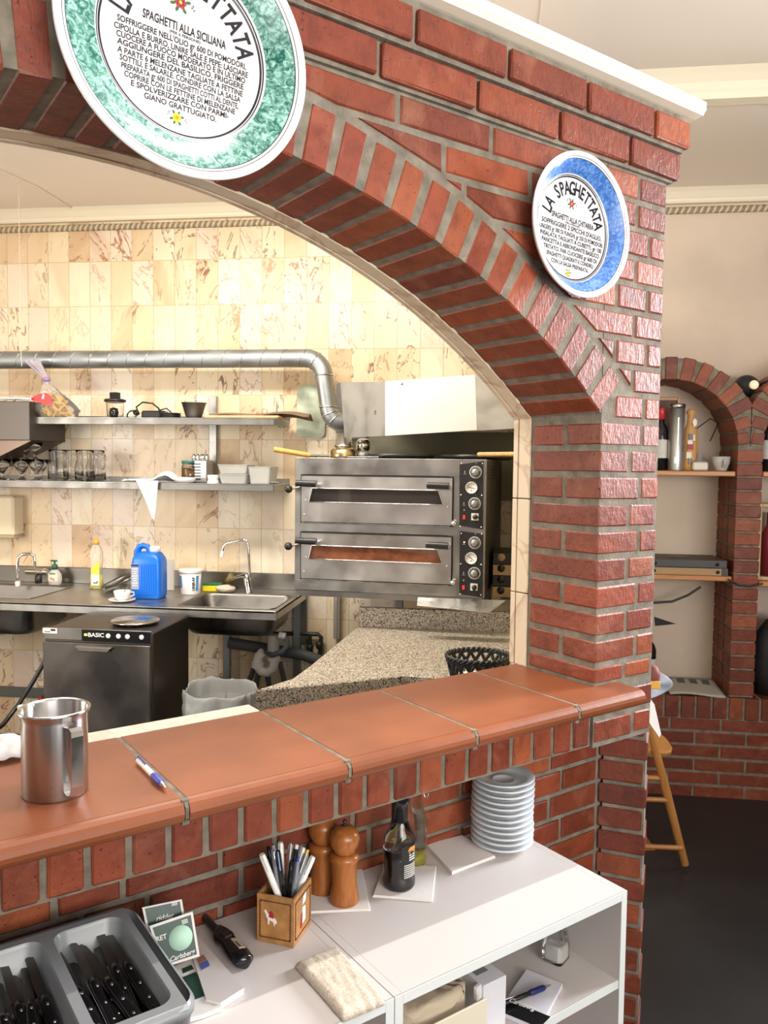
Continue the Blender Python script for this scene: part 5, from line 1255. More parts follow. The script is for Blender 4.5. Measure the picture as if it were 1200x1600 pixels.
# ---- pepper mills
MW = wood_mat('mill_wood', (.27, .085, .018), (.42, .15, .035), .28, (1, 1, 5), 8)
def mill(lab, loc, hh):
    t = thing('pepper_mill', lab, 'pepper mill', loc, 0, 'wooden pepper mills'); k = hh/.155; t.scale = (1.09, 1.09, 1)
    MB().lathe([(0, 0), (.0275, 0), (.0285, .003), (.0280, .008), (.0235, .035), (.0232, .050), (.0245, .082), (.0275, .088), (.0275, .0945), (.0235, .100), (.0205, .102), (0, .102)], 40).build('body', MW, t)
    MB().lathe([(0, .102), (.0195, .102), (.0205, .107), (.0262, .118), (.0285, .130), (.0262, .143), (.018, .153), (.006, .157), (0, .157)], 40).build('head', MW, t)
    MB().lathe([(.0035, .156), (.005, .159), (.003, .163), (.0045, .167), (.002, .171), (0, .171)], 16).build('finial', BLACKP, t); return t
c = hz(550, 1421, HC); mill('front wooden pepper mill with round head and small black knob', c+BX*.030+ZX*.005, .155)
c = hz(510, 1407, HC); mill('wooden pepper mill standing half behind the other one', c+BX*.036+ZX*.005+AX*.012, .155)
# ---- cork pen cup
P = [hz(x, y, HC) for x, y in ((401.5, 1470), (459, 1482), (486, 1443))]
P.append(P[0]+P[2]-P[1]); cen = sum(P, Vector())/4
pc = thing('pen_cup', 'square tan leather pen cup with a painted rider', 'pen cup', (cen.x, cen.y, HC+.001))
LEA = mat('leather_tan', (.42, .20, .06), .6, bump=.4, bscale=120, var=.3, vscale=40)
hc = .092; PL = [(p_-cen) for p_ in P]; pl2 = [(q_.x, q_.y) for q_ in PL]
ro = inset([(x, y) for x, y in (pl2 if area2(pl2) > 0 else pl2[::-1])], .001); 
def wallp(po, th, z0, z1):
    n = len(po); ii = inset(po, th); vs = [V(a, b, z0) for a, b in po]+[V(a, b, z1) for a, b in po]+[V(a, b, z1) for a, b in ii]+[V(a, b, z0+.004) for a, b in ii]
    fs = [(i, (i+1) % n, n+(i+1) % n, n+i) for i in range(n)]+[(n+i, n+(i+1) % n, 2*n+(i+1) % n, 2*n+i) for i in range(n)]+[(2*n+i, 2*n+(i+1) % n, 3*n+(i+1) % n, 3*n+i) for i in range(n)]
    fs += [tuple(reversed(range(n))), tuple(range(3*n, 4*n))]; return vs, fs
vs, fs = wallp(pl2 if area2(pl2) > 0 else pl2[::-1], .004, 0, hc); m = MB().add(vs, fs); m.build('sleeve', LEA, pc)
def face_fr(a, b): ex = (b-a).normalized(); n = ex.cross(ZX); return (a+n*.0006, ex, ZX, n), (b-a).length
BRD = mat('leather_dark', (.10, .03, .015), .6)
for (a, b, nm) in ((PL[0], PL[1], 0), (PL[1], PL[2], 1)):
    fr, w = face_fr(a, b); m = MB()
    for (x0_, x1_, z0_, z1_) in ((.006, w-.006, .010, .0115), (.006, w-.006, hc-.012, hc-.0105), (.006, .0075, .010, hc-.0105), (w-.0075, w-.006, .010, hc-.0105)):
        m.prism([(x0_, z0_), (x1_, z0_), (x1_, z1_), (x0_, z1_)], 0, .0005, fr=fr)
        k = max(1, int(max(x1_-x0_, z1_-z0_)/.006))
        for i in range(k): 
            xx = x0_+(x1_-x0_)*(i+.5)/k; zz = z0_+(z1_-z0_)*(i+.5)/k; m.prism([(xx-.0017, zz), (xx, zz-.0017), (xx+.0017, zz), (xx, zz+.0017)], 0, .0007, fr=fr)
    m.build('border', BRD, pc)
    if nm == 0:
        m = MB()
        for pts in ([(.022, .052), (.027, .058), (.036, .053), (.044, .047), (.046, .040), (.043, .041), (.040, .034), (.038, .042), (.030, .045), (.029, .036), (.026, .036), (.026, .046)], [(.018, .062), (.022, .064), (.026, .056), (.023, .053)]): m.prism([(x*.95-.002, z) for x, z in pts] if area2(pts) > 0 else [(x*.95-.002, z) for x, z in pts[::-1]], 0, .0007, fr=fr)
        m.build('painted_horse', PAPERW, pc)
        m = MB(); m.prism([(.025, .051), (.035, .049), (.034, .058), (.030, .063), (.026, .060)], 0, .0011, fr=fr); m.build('painted_rider', mat('paint_red', (.40, .02, .02), .5), pc)
    else:
        m = MB(); m.prism([(w*.4, .025), (w*.62, .028), (w*.62, .055), (w*.45, .058)], 0, .0008, fr=fr); m.prism([(w*.45, .062), (w*.62, .064), (w*.66, .080), (w*.5, .078)], 0, .0008, fr=fr); m.build('painted_figure', PAPERW, pc)
        m = MB(); m.prism([(w*.36, .020), (w*.44, .022), (w*.47, .05), (w*.40, .045)], 0, .0008, fr=fr); m.build('painted_coat', mat('paint_red2', (.45, .03, .02), .5), pc)
# pens
cupc = Vector((cen.x, cen.y, HC+.008))
def pen(lab, top, bot, r, colm, capm=None, tipm=None, clip=True):
    r *= 1.25
    tp_ = top; d = (tp_-bot); ln = d.length; u = d.normalized()
    t = thing('pen', lab, 'pen', bot, 0, 'pens in the leather cup')
    MB().tube([V(0, 0, 0), u*(ln*.96), u*ln], [r, r, r*.8], 10).build('barrel', colm, t)
    if clip:
        sd = u.cross(V(*(CPOS-tp_))).normalized(); fv = (CPOS-tp_).normalized(); fv = (fv-u*fv.dot(u)).normalized()
        MB().tube([u*ln+fv*r*.5, u*(ln-.002)+fv*(r+.003), u*(ln-.035)+fv*(r+.0018)], .0012, 6).build('clip', capm or colm, t)
    if tipm: MB().tube([u*ln, u*(ln+.008)], [r*.55, r*.5], 8).build('button', tipm, t)
    return t
PB = BLACKG; PW_ = WHITEP; PBL = mat('pen_blue', (.02, .05, .45), .3); PGR = mat('pen_grey', (.22, .23, .26), .3); CLR = mat('pen_clear', (.8, .8, .8), .1, trans=.8, ior=1.2); PYE = mat('pen_yellow', (.8, .5, .04), .35); LBL = mat('pen_lightblue', (.28, .42, .75), .3)
def pt(x, y, dt=0): # point above the cup at distance of the cup, shifted into the wall direction
    return hit(x, y, BX, cupc.dot(BX)+dt)
for (lab, tx, ty, dt, bx_, by_, r, cm, cm2, tm2) in (
    ('thick white pen leaning left in the leather cup', 409, 1335, -.010, .012, -.014, .0050, PW_, PW_, None),
    ('black pen at the left of the cup with grey barrel', 419, 1324, .004, -.004, -.004, .0035, PB, PB, None),
    ('dark grey click pen left of centre in the cup', 427, 1326, -.004, -.006, -.010, .0048, PGR, CHROME, CHROME),
    ('black pen with light blue clip in the middle of the cup', 434, 1330, -.012, .002, -.016, .0046, PB, LBL, None),
    ('tall white pen with open clip at the back of the cup', 438, 1316, .012, 0, .01, .0050, PW_, PW_, None),
    ('clear plastic pen at the back centre of the cup', 455, 1318, .012, .004, .012, .0045, CLR, PW_, None),
    ('glossy black pen leaning right in the cup', 463, 1326, .002, 0, 0, .0050, PB, PB, PW_),
    ('pen with blue end plug in the middle right of the cup', 464.5, 1346, -.014, .004, -.014, .0040, PGR, PGR, PBL),
    ('white pen with grey cap at the right back of the cup', 474, 1324, .012, -.004, .012, .0048, PW_, PW_, None),
    ('pen with yellow plug at the right of the cup', 479, 1334, .0, -.012, .0, .0045, PGR, PW_, PYE),
    ('white pen leaning far right in the leather cup', 489, 1338, -.004, -.014, -.006, .0050, PW_, PW_, None),
    ('thin black pen behind the left white one', 417, 1338, .008, .006, .008, .0035, PB, PB, None),
    ('thin black pen at the front right inside the cup', 456, 1345, -.012, -.006, -.012, .004, PB, PB, None)):
    pen(lab, pt(tx, ty, dt), cupc+AX*bx_*.8+BX*by_*.8, r, cm, cm2, tm2)
# ---- lighter
a, b = hz(319, 1440, HC), hz(384, 1516, HC); d = b-a; ln = d.length
lt = thing('gas_lighter', 'black long-nosed gas lighter lying on the shelf unit', 'lighter', (a.x, a.y, HC+.001), math.atan2(d.y, d.x))
MB().tube([(0, 0, .009), (ln*.38, 0, .010)], .0075, 14).build('nozzle', BLACKP, lt)
m = MB(); pr = [(.36, .010), (.42, .017), (.52, .020), (.60, .016), (.66, .018), (.85, .020), (.97, .018), (1.0, .010)]
rg = []
for k, hw in pr: rg.append([V(ln*k, hw*math.cos(2*math.pi*i/20), .013+.012*math.sin(2*math.pi*i/20)) for i in range(20)])
m.add([p_ for r_ in rg for p_ in r_], [(k*20+i, k*20+(i+1) % 20, (k+1)*20+(i+1) % 20, (k+1)*20+i) for k in range(len(rg)-1) for i in range(20)]+[tuple(reversed(range(20))), tuple(range((len(rg)-1)*20, len(rg)*20))], sm=True); m.build('body', BLACKG, lt)
MB().box((ln*.56, 0, .024), (.022, .016, .006), bev=.002).build('trigger', BLACKP, lt)
lb = MB().box((ln*.76, .006, .0245), (.036, .013, .0012), rot=Matrix.Rotation(R(-14), 3, 'X')).build('sticker', mat('sticker_tan', (.55, .45, .35), .5), lt)
m = MB()
for i in range(4): m.box((ln*.76-.004+.005*i, .004, .0256), (.003, .006, .0004), rot=Matrix.Rotation(R(-14), 3, 'X'))
m.build('print', INK, lb)
# ---- book / pads beside the tray
def flatq(name, cs, z0, th, mm, lab, cat, group=None, zz=None):
    P_ = [hz(x, y, zz if zz else z0+th) for x, y in cs]; c_ = sum(P_, Vector())/len(P_); q_ = [((p-c_).x, (p-c_).y) for p in P_]
    if area2(q_) < 0: q_ = q_[::-1]
    t = thing(name, lab, cat, (c_.x, c_.y, z0), 0, group); MB().prism(q_, 0, th*.9, bev=.0005).build('pages', mm, t)
    MB().prism([(x*1.005, y*1.005) for x, y in q_], th*.9, th).build('cover', LAM if cat != 'coaster' else PAPERW, t)
    return t, P_, c_
bkT, bP, bc_ = flatq('booklet', [(290, 1462), (300, 1452), (381, 1543), (345, 1566), (322, 1560)], HC+.001, .012, PAPERW, 'thick white booklet between the cutlery tray and the lighter', 'booklet')
def decal(par, cs, z, mm, nm, dz=.0006):
    o_ = par.location; P_ = [hz(x, y, z)-o_ for x, y in cs]; q_ = [(p.x, p.y) for p in P_]
    if area2(q_) < 0: q_ = q_[::-1]
    return MB().prism(q_, z-o_.z, z-o_.z+dz).build(nm, mm, par)
decal(bkT, [(308, 1499), (318, 1492), (323, 1499), (311, 1506)], HC+.0135, mat('photo_brown', (.35, .16, .10), .5), 'picture'); decal(bkT, [(311, 1507), (324, 1500), (328, 1509), (315, 1516)], HC+.0135, mat('photo_blue', (.08, .12, .35), .5), 'picture')
DG = mat('coaster_green', (.008, .05, .034), .4); PG = mat('coaster_pale', (.50, .78, .62), .5)
k1, kP, kc = flatq('drink_coaster', [(272, 1510), (300, 1497), (347, 1573), (318, 1584), (296, 1590)], HC+.001, .008, PAPERW, 'stack of coasters lying flat beside the booklet', 'coaster')
decal(k1, [(283, 1528), (306, 1519), (328, 1553), (304, 1562)], HC+.0093, DG, 'green_print'); decal(k1, [(284, 1514), (299, 1508), (303, 1514), (286, 1521)], HC+.0093, DG, 'green_print')
def coaster(lab, cs, dist, full):
    # upright card; corners: tl, tr, br, bl in the photo, on a plane facing the viewer and leaning back
    n0 = (BX*.86+AX*.2-ZX*.30).normalized(); base = hz(300, 1508, HC+.02)+BX*dist
    P_ = [hit(x, y, n0, n0.dot(base)) for x, y in cs]; o_ = P_[3].copy()
    t = thing('drink_coaster', lab, 'coaster', o_, 0, 'upright coasters'); ex = (P_[1]-P_[0]).normalized(); ez = n0 if n0.dot(fwd) < 0 else -n0; ey = ez.cross(ex); 
    F = (V(0, 0, 0), ex, ey, ez); Q_ = [((p-o_).dot(ex), (p-o_).dot(ey)) for p in P_]; 
    if area2(Q_) < 0: Q_ = Q_[::-1]
    MB().prism(Q_, -.001, .0004, fr=F).build('card', PAPERW, t)
    cx_ = sum(q[0] for q in Q_)/4; cy_ = sum(q[1] for q in Q_)/4; I_ = [(cx_+(q[0]-cx_)*.88, cy_+(q[1]-cy_)*.88) for q in Q_]
    MB().prism(I_, .0004, .0008, fr=F).build('green_print', DG, t)
    w_ = max(q[0] for q in Q_)-min(q[0] for q in Q_); h_ = max(q[1] for q in Q_)-min(q[1] for q in Q_)
    fT = lambda x, y: (ex*x+ey*y+ez*.0010, ex, ey)
    m = MB()
    if full:
        g = MB(); g.lathe([(0, .0008), (w_*.27, .0008), (w_*.27, .0012), (0, .0012)], 32, ex*(cx_+w_*.10)+ey*(cy_+h_*.02), ax=ez); g.build('round_field', PG, t)
        put_text(m, 'RET', .011, fT(cx_-w_*.32, cy_+h_*.16), off=.0003); put_text(m, 'Carlsberg', .011, fT(cx_+w_*.06, cy_-h_*.36), off=.0002, shear=.3)
    else: put_text(m, 'ridder', .012, fT(cx_+w_*.0, cy_-h_*.02), off=.0002, shear=.2)
    for i in range(3): m.add([ex*(cx_+w_*(.18+.0*i)+dx)+ey*(cy_+h_*(.36-.035*i)+dy2)+ez*.001 for dx, dy2 in ((0, 0), (w_*.14, 0), (w_*.14, h_*.02), (0, h_*.02))], [(0, 1, 2, 3)])
    m.build('lettering', PAPERW, t)
coaster('rear upright green coaster with white border at the tray', [(222, 1418), (284, 1405), (290, 1440), (232, 1466)], .02, False)
coaster('front upright green coaster with a pale round field', [(233, 1447), (301, 1424), (312, 1494), (256, 1512)], .0, True)
# ---- cloth pad
P_ = [hz(x, y, HC+.012) for x, y in ((461, 1502), (524, 1477), (601, 1561), (537, 1588))]
c_ = sum(P_, Vector())/4; A_, B_, C_, D_ = [p-c_ for p in P_]
m = MB()
def tw(u, v):
    e = min(u, 1-u, v, 1-v); p = A_.lerp(B_, u).lerp(D_.lerp(C_, u), v); n_ = noise.noise(V(u*8, v*8, 1))
    return V(p.x*(1+.02*n_), p.y*(1+.02*n_), .0+.014*min(1, e/.06)**.5+.0015*n_+.003*math.sin(v*3))
m.grid(tw, 40, 40); tw_ = thing('cleaning_cloth', 'folded beige terry cloth on the joint of the two shelf units', 'cloth', (c_.x, c_.y, HC+.001))
TERRY = mat('terry', (.72, .62, .50), .95, bump=.9, bscale=500, var=.22, vscale=260)
m.build('top_layer', TERRY, tw_, solid=.002)
m = MB(); n_ = [((p.x)*.97, (p.y)*.97) for p in (A_, B_, C_, D_)]; n_ = n_ if area2(n_) > 0 else n_[::-1]; m.prism(n_, 0, .009, bev=.003); m.build('lower_layer', TERRY, tw_)
# ---- things in the right unit
SZ = SZ0
sx = lambda x, y: hz(x, y, SZ+.001)
q_ = sx(869, 1507); sj = thing('salt_shaker', 'square clear glass shaker with dark lid on the shelf', 'shaker', (q_.x, q_.y+.02, SZ+.001), PHI+.3)
sq = lambda w, z: [V(p[0], p[1], z) for p in rrect(w, w, .008, 3)]
rs = [(.046, 0), (.050, .004), (.050, .03), (.040, .07), (.034, .10), (.036, .108)]; vs = []
for w_, z__ in rs: vs += sq(w_, z__)
n = 16; MB().add(vs, [(k*n+i, k*n+(i+1) % n, (k+1)*n+(i+1) % n, (k+1)*n+i) for k in range(len(rs)-1) for i in range(n)]+[tuple(reversed(range(n))), tuple(range((len(rs)-1)*n, len(rs)*n))], sm=True).build('glass', GLASS, sj)
MB().box((0, 0, .022), (.036, .036, .034), bev=.004).build('salt', mat('salt', (.8, .78, .75), .9), sj)
MB().lathe([(0, .108), (.018, .108), (.019, .114), (.017, .124), (0, .126)], 20).build('lid', STEELD, sj)
cs = [(823, 1514), (879, 1536), (843, 1604), (778, 1577)]
P_ = [hz(x, y, SZ+.012) for x, y in cs]; c_ = sum(P_, Vector())/4; pl_ = [((p-c_).x, (p-c_).y) for p in P_]; pl_ = pl_ if area2(pl_) > 0 else pl_[::-1]
npd = thing('order_pad', 'white notepad with black printed header strip on the shelf', 'notepad', (c_.x, c_.y, SZ+.001))
MB().prism(pl_, 0, .010).build('pages', mat('pad_paper', (.74, .74, .80), .7), npd)
hd2 = decal(npd, [(787, 1559), (860, 1589), (843, 1606), (776, 1578)], SZ+.0112, BLACKG, 'header_strip', .0008)
a_, b_ = hz(795, 1571, SZ+.012), hz(836, 1586, SZ+.012); ex = (b_-a_).normalized(); ey = ZX.cross(ex)
m = MB(); put_text(m, 'Carlsberg', .020, ((a_+b_)/2-npd.location+V(0, 0, .0125-.0), ex, ey), off=.0003, shear=.3, width=(b_-a_).length)
m.build('lettering', PAPERW, npd)
a_, b_ = hz(780, 1570, SZ+.020), hz(861, 1538, SZ+.020); d = b_-a_; ln = d.length
def ballpen(lab, loc, ang, ln, bm, gm, tm_, grp=None):
    t = thing('ballpoint_pen', lab, 'pen', loc, ang, grp)
    MB().tube([(0, 0, 0), (.004, 0, 0), (ln*.60, 0, 0)], [.003, .0048, .0048], 14).build('barrel', bm, t)
    MB().tube([(ln*.58, 0, 0), (ln*.62, 0, 0), (ln*.84, 0, 0), (ln*.87, 0, 0)], [.0052, .0060, .0058, .0045], 14).build('grip', gm, t)
    MB().tube([(ln*.87, 0, 0), (ln*.97, 0, 0), (ln, 0, 0)], [.0044, .0018, .0008], 12).build('tip', CHROME, t)
    MB().tube([(.002, 0, .004), (.004, 0, .0075), (ln*.30, 0, .0065)], .0014, 6).build('clip', tm_, t)
    MB().tube([(-.006, 0, 0), (.0, 0, 0)], .0025, 10).build('button', gm, t)
    return t
ballpen('black and blue ballpoint pen lying on the notepad', (a_.x, a_.y, SZ+.019), math.atan2(d.y, d.x), ln, BLACKG, mat('grip_navy', (.015, .02, .13), .4), CHROME)
a_, b_ = hz(215, 1188, 1.079), hz(259, 1232, 1.079); d = b_-a_
ballpen('white and blue ballpoint pen lying on the brick sill', (a_.x, a_.y, 1.0800), math.atan2(d.y, d.x), d.length, WHITEP, mat('grip_blue', (.03, .05, .38), .4), mat('clip_blue', (.03, .05, .38), .3))
# white box, paper bag, loose paper
B0 = sx(746, 1560); q1 = sx(787, 1550)
bxo = thing('white_box', 'small white cardboard box standing on the shelf', 'box', (L(1.045, 1.19, SZ+.001)), PHI)
MB().box((0, 0, .05), (.060, .20, .10), bev=.001).build('carton', mat('box_white', (.78, .78, .84), .6), bxo)
MB().box((-.005, -.055, .1005), (.03, .03, .001)).build('label', mat('label_grey', (.25, .25, .25), .6), bxo)
MB().box((-.036, -.09, .085), (.018, .012, .028), .3, bev=.003).build('flap', PAPERW, bxo)
pbg = thing('paper_bag', 'crumpled beige paper bag in the shelf unit behind a cream board', 'bag', (L(.905, 1.17, SZ+.001)), PHI)
m = MB()
def pbf(u, v):
    a = 2*math.pi*u; n_ = noise.noise(V(math.cos(a)*4, math.sin(a)*4, v*7))+.6*noise.noise(V(math.cos(a)*9, math.sin(a)*9, v*14))
    r_ = (1 if v < .8 else 1-((v-.8)/.2)**2*.9); p = rrect(.14, .17, .03, 5)[int(u*24) % 24]
    ca = (abs(math.cos(a))**.5*math.copysign(1, math.cos(a)), abs(math.sin(a))**.5*math.copysign(1, math.sin(a)))
    return V(.084*ca[0]*r_+.007*n_, .085*ca[1]*r_+.007*n_, .002+.115*min(1, v/.85)+.007*n_*(v > .05))
m.grid(pbf, 56, 26); m.build('bag', mat('kraft_pale', (.60, .50, .37), .85, bump=.5, bscale=35), pbg)
solo('cream_board', MB().box((0, 0, .050), (.185, .004, .100), bev=.001), mat('cream_card', (.80, .74, .58), .6), 'cream cardboard sheet standing in front of the paper bag', 'card', L(.905, 1.062, SZ+.001), PHI)
solo('loose_paper', MB().box((0, 0, .0), (.07, .09, .002), rot=Matrix.Rotation(R(12), 3, 'Y')), PAPERW, 'loose white paper behind the white box', 'paper', L(1.10, 1.30, SZ+.011), PHI+.2)
# ---- cutlery tray with knives
tray_s0, tray_s1, tray_t0, tray_t1, TRZ = -.12, .432, 1.053, 1.372, .824
tr = thing('cutlery_tray', 'grey plastic cutlery tray with deep compartments full of knives', 'tray', L(tray_s0, tray_t0, HC+.001), PHI)
w, d = tray_s1-tray_s0, tray_t1-tray_t0; hh = TRZ-HC
m = MB(); comps = []
nC = 4; cw = (w-.02)/nC
out0 = rrect(w-.03, d-.03, .03, 5, w/2, d/2); out1 = rrect(w, d, .035, 5, w/2, d/2); n = len(out0)
vs = [V(p[0], p[1], 0) for p in out0]+[V(p[0], p[1], hh-.018) for p in rrect(w-.006, d-.006, .033, 5, w/2, d/2)]+[V(p[0], p[1], hh-.018) for p in out1]+[V(p[0], p[1], hh-.006) for p in out1]+[V(p[0], p[1], hh) for p in rrect(w-.012, d-.012, .03, 5, w/2, d/2)]
m.add(vs, [(k*n+i, k*n+(i+1) % n, (k+1)*n+(i+1) % n, (k+1)*n+i) for k in range(4) for i in range(n)]+[tuple(reversed(range(n)))], sm=True)
# rim plate with openings: strips between compartments
wins = []
for k in range(nC):
    cx = .022+(w-.044)/nC*(k+.5); wi = (w-.044)/nC-.016; di = d-.05; wins.append((cx, wi, di))
    rgs = [(wi, di, .024, hh), (wi-.006, di-.006, .024, hh-.006), (wi-.020, di-.03, .024, .014), (wi-.05, di-.07, .02, .006)]
    vs = []
    for a_, b_, r_, z_ in rgs: vs += [V(p[0], p[1], z_) for p in rrect(a_, b_, r_, 5, cx, d/2)]
    m.add(vs, [(q*n+i, q*n+(i+1) % n, (q+1)*n+(i+1) % n, (q+1)*n+i) for q in range(3) for i in range(n)]+[tuple(range(3*n, 4*n))], sm=True)
    # web between opening and bounding rectangle cell
    x0_, x1_ = cx-(w-.044)/nC/2, cx+(w-.044)/nC/2; x0_ = .006+.012 if k == 0 else x0_; x1_ = w-.018 if k == nC-1 else x1_
    op = rrect(wi, di, .024, 5, cx, d/2)
    rect = []
    for p in op:
        dx, dy__ = p[0]-cx, p[1]-d/2
        if abs(dx)/wi > abs(dy__)/di: q_ = (x1_ if dx > 0 else x0_, p[1])
        else: q_ = (p[0], d-.010 if dy__ > 0 else .010)
        rect.append(q_)
    vs = [V(p[0], p[1], hh) for p in op]+[V(p[0], p[1], hh) for p in rect]
    m.add(vs, [(i, n+i, n+(i+1) % n, (i+1) % n) for i in range(n)], sm=False)
    cr = [(x0_, .010), (x1_, .010), (x1_, d-.010), (x0_, d-.010)]
    for (ccx, ccy) in cr:
        near = [p for p in rect if abs(p[0]-ccx) < 1e-6 or abs(p[1]-ccy) < 1e-6]
        ax_ = [p for p in near if abs(p[0]-ccx) < 1e-6 and abs(p[1]-ccy) < .03+.04]; ay_ = [p for p in near if abs(p[1]-ccy) < 1e-6 and abs(p[0]-ccx) < .05]
        if ax_ and ay_:
            pa_ = min(ax_, key=lambda p: abs(p[1]-ccy)); pb_ = min(ay_, key=lambda p: abs(p[0]-ccx)); m.add([V(ccx, ccy, hh), V(*pa_, hh), V(*pb_, hh)], [(0, 1, 2)])
m.add([V(.018, .010, hh-.0002), V(w-.018, .010, hh-.0002), V(w-.018, .002, hh-.004), V(.018, .002, hh-.004)], [(0, 1, 2, 3)])
m.build('tray_shell', GREY, tr)
# knives
def knife():
    t = thing('table_knife', 'x', 'knife', (0, 0, 0)); t.scale = (1.15, 1.0, 1.0)
    m = MB(); pf_ = [(0, .0065), (.01, .0085), (.03, .0095), (.06, .0085), (.09, .0095), (.104, .0105), (.112, .008), (.115, .002)]
    rg = [[V(x, hw*math.cos(2*math.pi*i/12), .0068*math.sin(2*math.pi*i/12)) for i in range(12)] for x, hw in pf_]
    m.add([p for r_ in rg for p in r_], [(k*12+i, k*12+(i+1) % 12, (k+1)*12+(i+1) % 12, (k+1)*12+i) for k in range(len(rg)-1) for i in range(12)]+[tuple(reversed(range(12))), tuple(range(84, 96))], sm=True)
    h_ = m.build('handle', BLACKG, t)
    m = MB()
    for x in (.02, .055, .088): m.lathe([(0, 0), (.0028, 0), (.0022, .0012), (0, .0014)], 10, (x, 0, .0064))
    m.build('rivet', CHROME, h_)
    MB().box((.055, 0, 0), (.118, .0198, .0014), bev=.0004).build('tang', CHROME, t)
    MB().prism([(-.095, .002), (-.085, -.006), (-.02, -.008), (.002, -.0065), (.002, .0065), (-.06, .0075), (-.085, .0065)], -.0006, .0006).build('blade', STEELD, t)
    return t
kn = knife(); random.seed(11); first = True; cnt = 0
side = ['', '', 'left-hand visible', 'right-hand']
for k in (2, 3):
    cx, wi, di = wins[k]
    nk = 25
    for i in range(nk):
        layer = i//5; off = (i % 5-2)*(.0175) if wi > .1 else (i % 5-2)*.0165
        ang = R(-90)+random.uniform(-.13, .13)
        x = cx+off*1.15+random.uniform(-.003, .003); y = di*.60+random.uniform(-.018, .018); z = .020+layer*.0165+random.uniform(0, .003)
        tilt = R(random.uniform(-3, 6))
        o = kn if first else dup(kn); first = False
        p = L(tray_s0+x, tray_t0+y+.03, HC+z+.004); rm = Matrix.Rotation(PHI, 3, 'Z') @ Matrix.Rotation(ang, 3, 'Z') @ Matrix.Rotation(tilt, 3, 'Y') @ Matrix.Rotation(R(random.uniform(-14, 14)), 3, 'X')
        o.location = p; o.rotation_euler = rm.to_euler()
        vert = ['bottom layer', 'second layer', 'third layer', 'fourth layer', 'top of the heap'][layer]; nth = ['far left', 'left', 'centre', 'right', 'far right'][i % 5]
        o['label'] = 'black-handled knife, %s in the %s compartment of the tray, %s' % (nth, side[k], vert); o['group'] = 'black-handled knives in the tray'; cnt += 1
# ---- steel jug on the sill
c = hz(82, 1257, 1.072); jl = lc(c); base = L(.2965, 1.325, 1.0722)
jg = thing('steel_jug', 'tall stainless steel jug with strap handle on the terracotta sill', 'jug', base)
rj = .0500
MB().lathe([(0, 0), (rj-.002, 0), (rj, .003), (rj, .122), (rj+.0005, .128), (rj+.0045, .133), (rj+.0052, .136), (rj+.003, .1375), (rj-.001, .134), (rj-.0015, .004), (0, .003)], 64).build('vessel', brushed('steel_brushed_round', (.50, .50, .50), .26), jg)
MB().grid(lambda u, v: V(-(rj+.0)*math.cos(a_ := (u-.5)*.9)-.012*v*(math.cos((u-.5)*math.pi)), rj*math.sin(a_)*(1-.2*v), .112+.0245*v), 10, 4).build('pouring_lip', STEELB, jg, solid=.001)
hd3 = (CPOS-base); hd3.z = 0; hd3.normalize(); hx = (Matrix.Rotation(R(24), 3, 'Z') @ hd3); hyv = ZX.cross(hx)
m = MB(); pth = [(rj-.001, .118), (rj+.020, .120), (rj+.027, .116), (rj+.028, .108), (rj+.026, .030), (rj+.022, .016), (rj+.012, .012), (rj, .016), (rj-.0005, .030)]
wd_ = .0095; vs = []
for r_, z_ in pth: vs += [hx*r_+hyv*wd_*sg+ZX*z_ for sg in (-1, 1)]
m.add(vs, [(2*i, 2*i+1, 2*i+3, 2*i+2) for i in range(len(pth)-1)], sm=False); m.build('handle', STEELB, jg, solid=.0016)
solo('white_cloth', MB().grid(lambda u, v: V(.10*(u-.5), .09*(v-.5), .028*math.sin(math.pi*u)**.6*math.sin(math.pi*v)**.6+.006*noise.noise(V(u*6, v*6, 0))), 24, 24), bpy.data.materials['towel_white'], 'white cloth bunched on the marble ledge left of the jug', 'cloth', hz(6, 1180, 1.08)+BX*.02, PHI, solid=.002)
# ================================================================== WALL PLATES
def flower(par, fr, sc, petal, centre, leaf, extra):
    O, ex, ey, ez = fr
    def P(x, y): return O+ex*x*sc+ey*y*sc
    def blob(m, x, y, rx, ry, a, n=10):
        m.add([P(x+rx*math.cos(t)*math.cos(a)-ry*math.sin(t)*math.sin(a), y+rx*math.cos(t)*math.sin(a)+ry*math.sin(t)*math.cos(a)) for t in [2*math.pi*i/n for i in range(n)]], [tuple(range(n))])
    m = MB()
    for a, r in ((.3, 1.5), (1.2, 1.35), (2.2, 1.5), (3.5, 1.5), (4.3, 1.4), (5.3, 1.5)): blob(m, r*math.cos(a), r*math.sin(a), .55, .3, a)
    m.build('painted_leaves', leaf, par)
    m = MB(); O = O+ez*.0002
    for i in range(6): a = i*math.pi/3; blob(m, .62*math.cos(a), .62*math.sin(a), .55, .48, a)
    m.build('painted_petals', petal, par)
    m = MB(); O = O+ez*.0002; blob(m, 0, 0, .34, .34, 0, 14); m.build('painted_centre', centre, par)
    m = MB()
    for x, y in ((-2.1, .5), (-2.5, .2), (-2.3, .9), (2.2, -.2), (2.6, -.5), (2.4, .2), (-1.9, 1.1)): blob(m, x, y, .2, .16, .4, 8)
    m.build('painted_buds', extra, par)
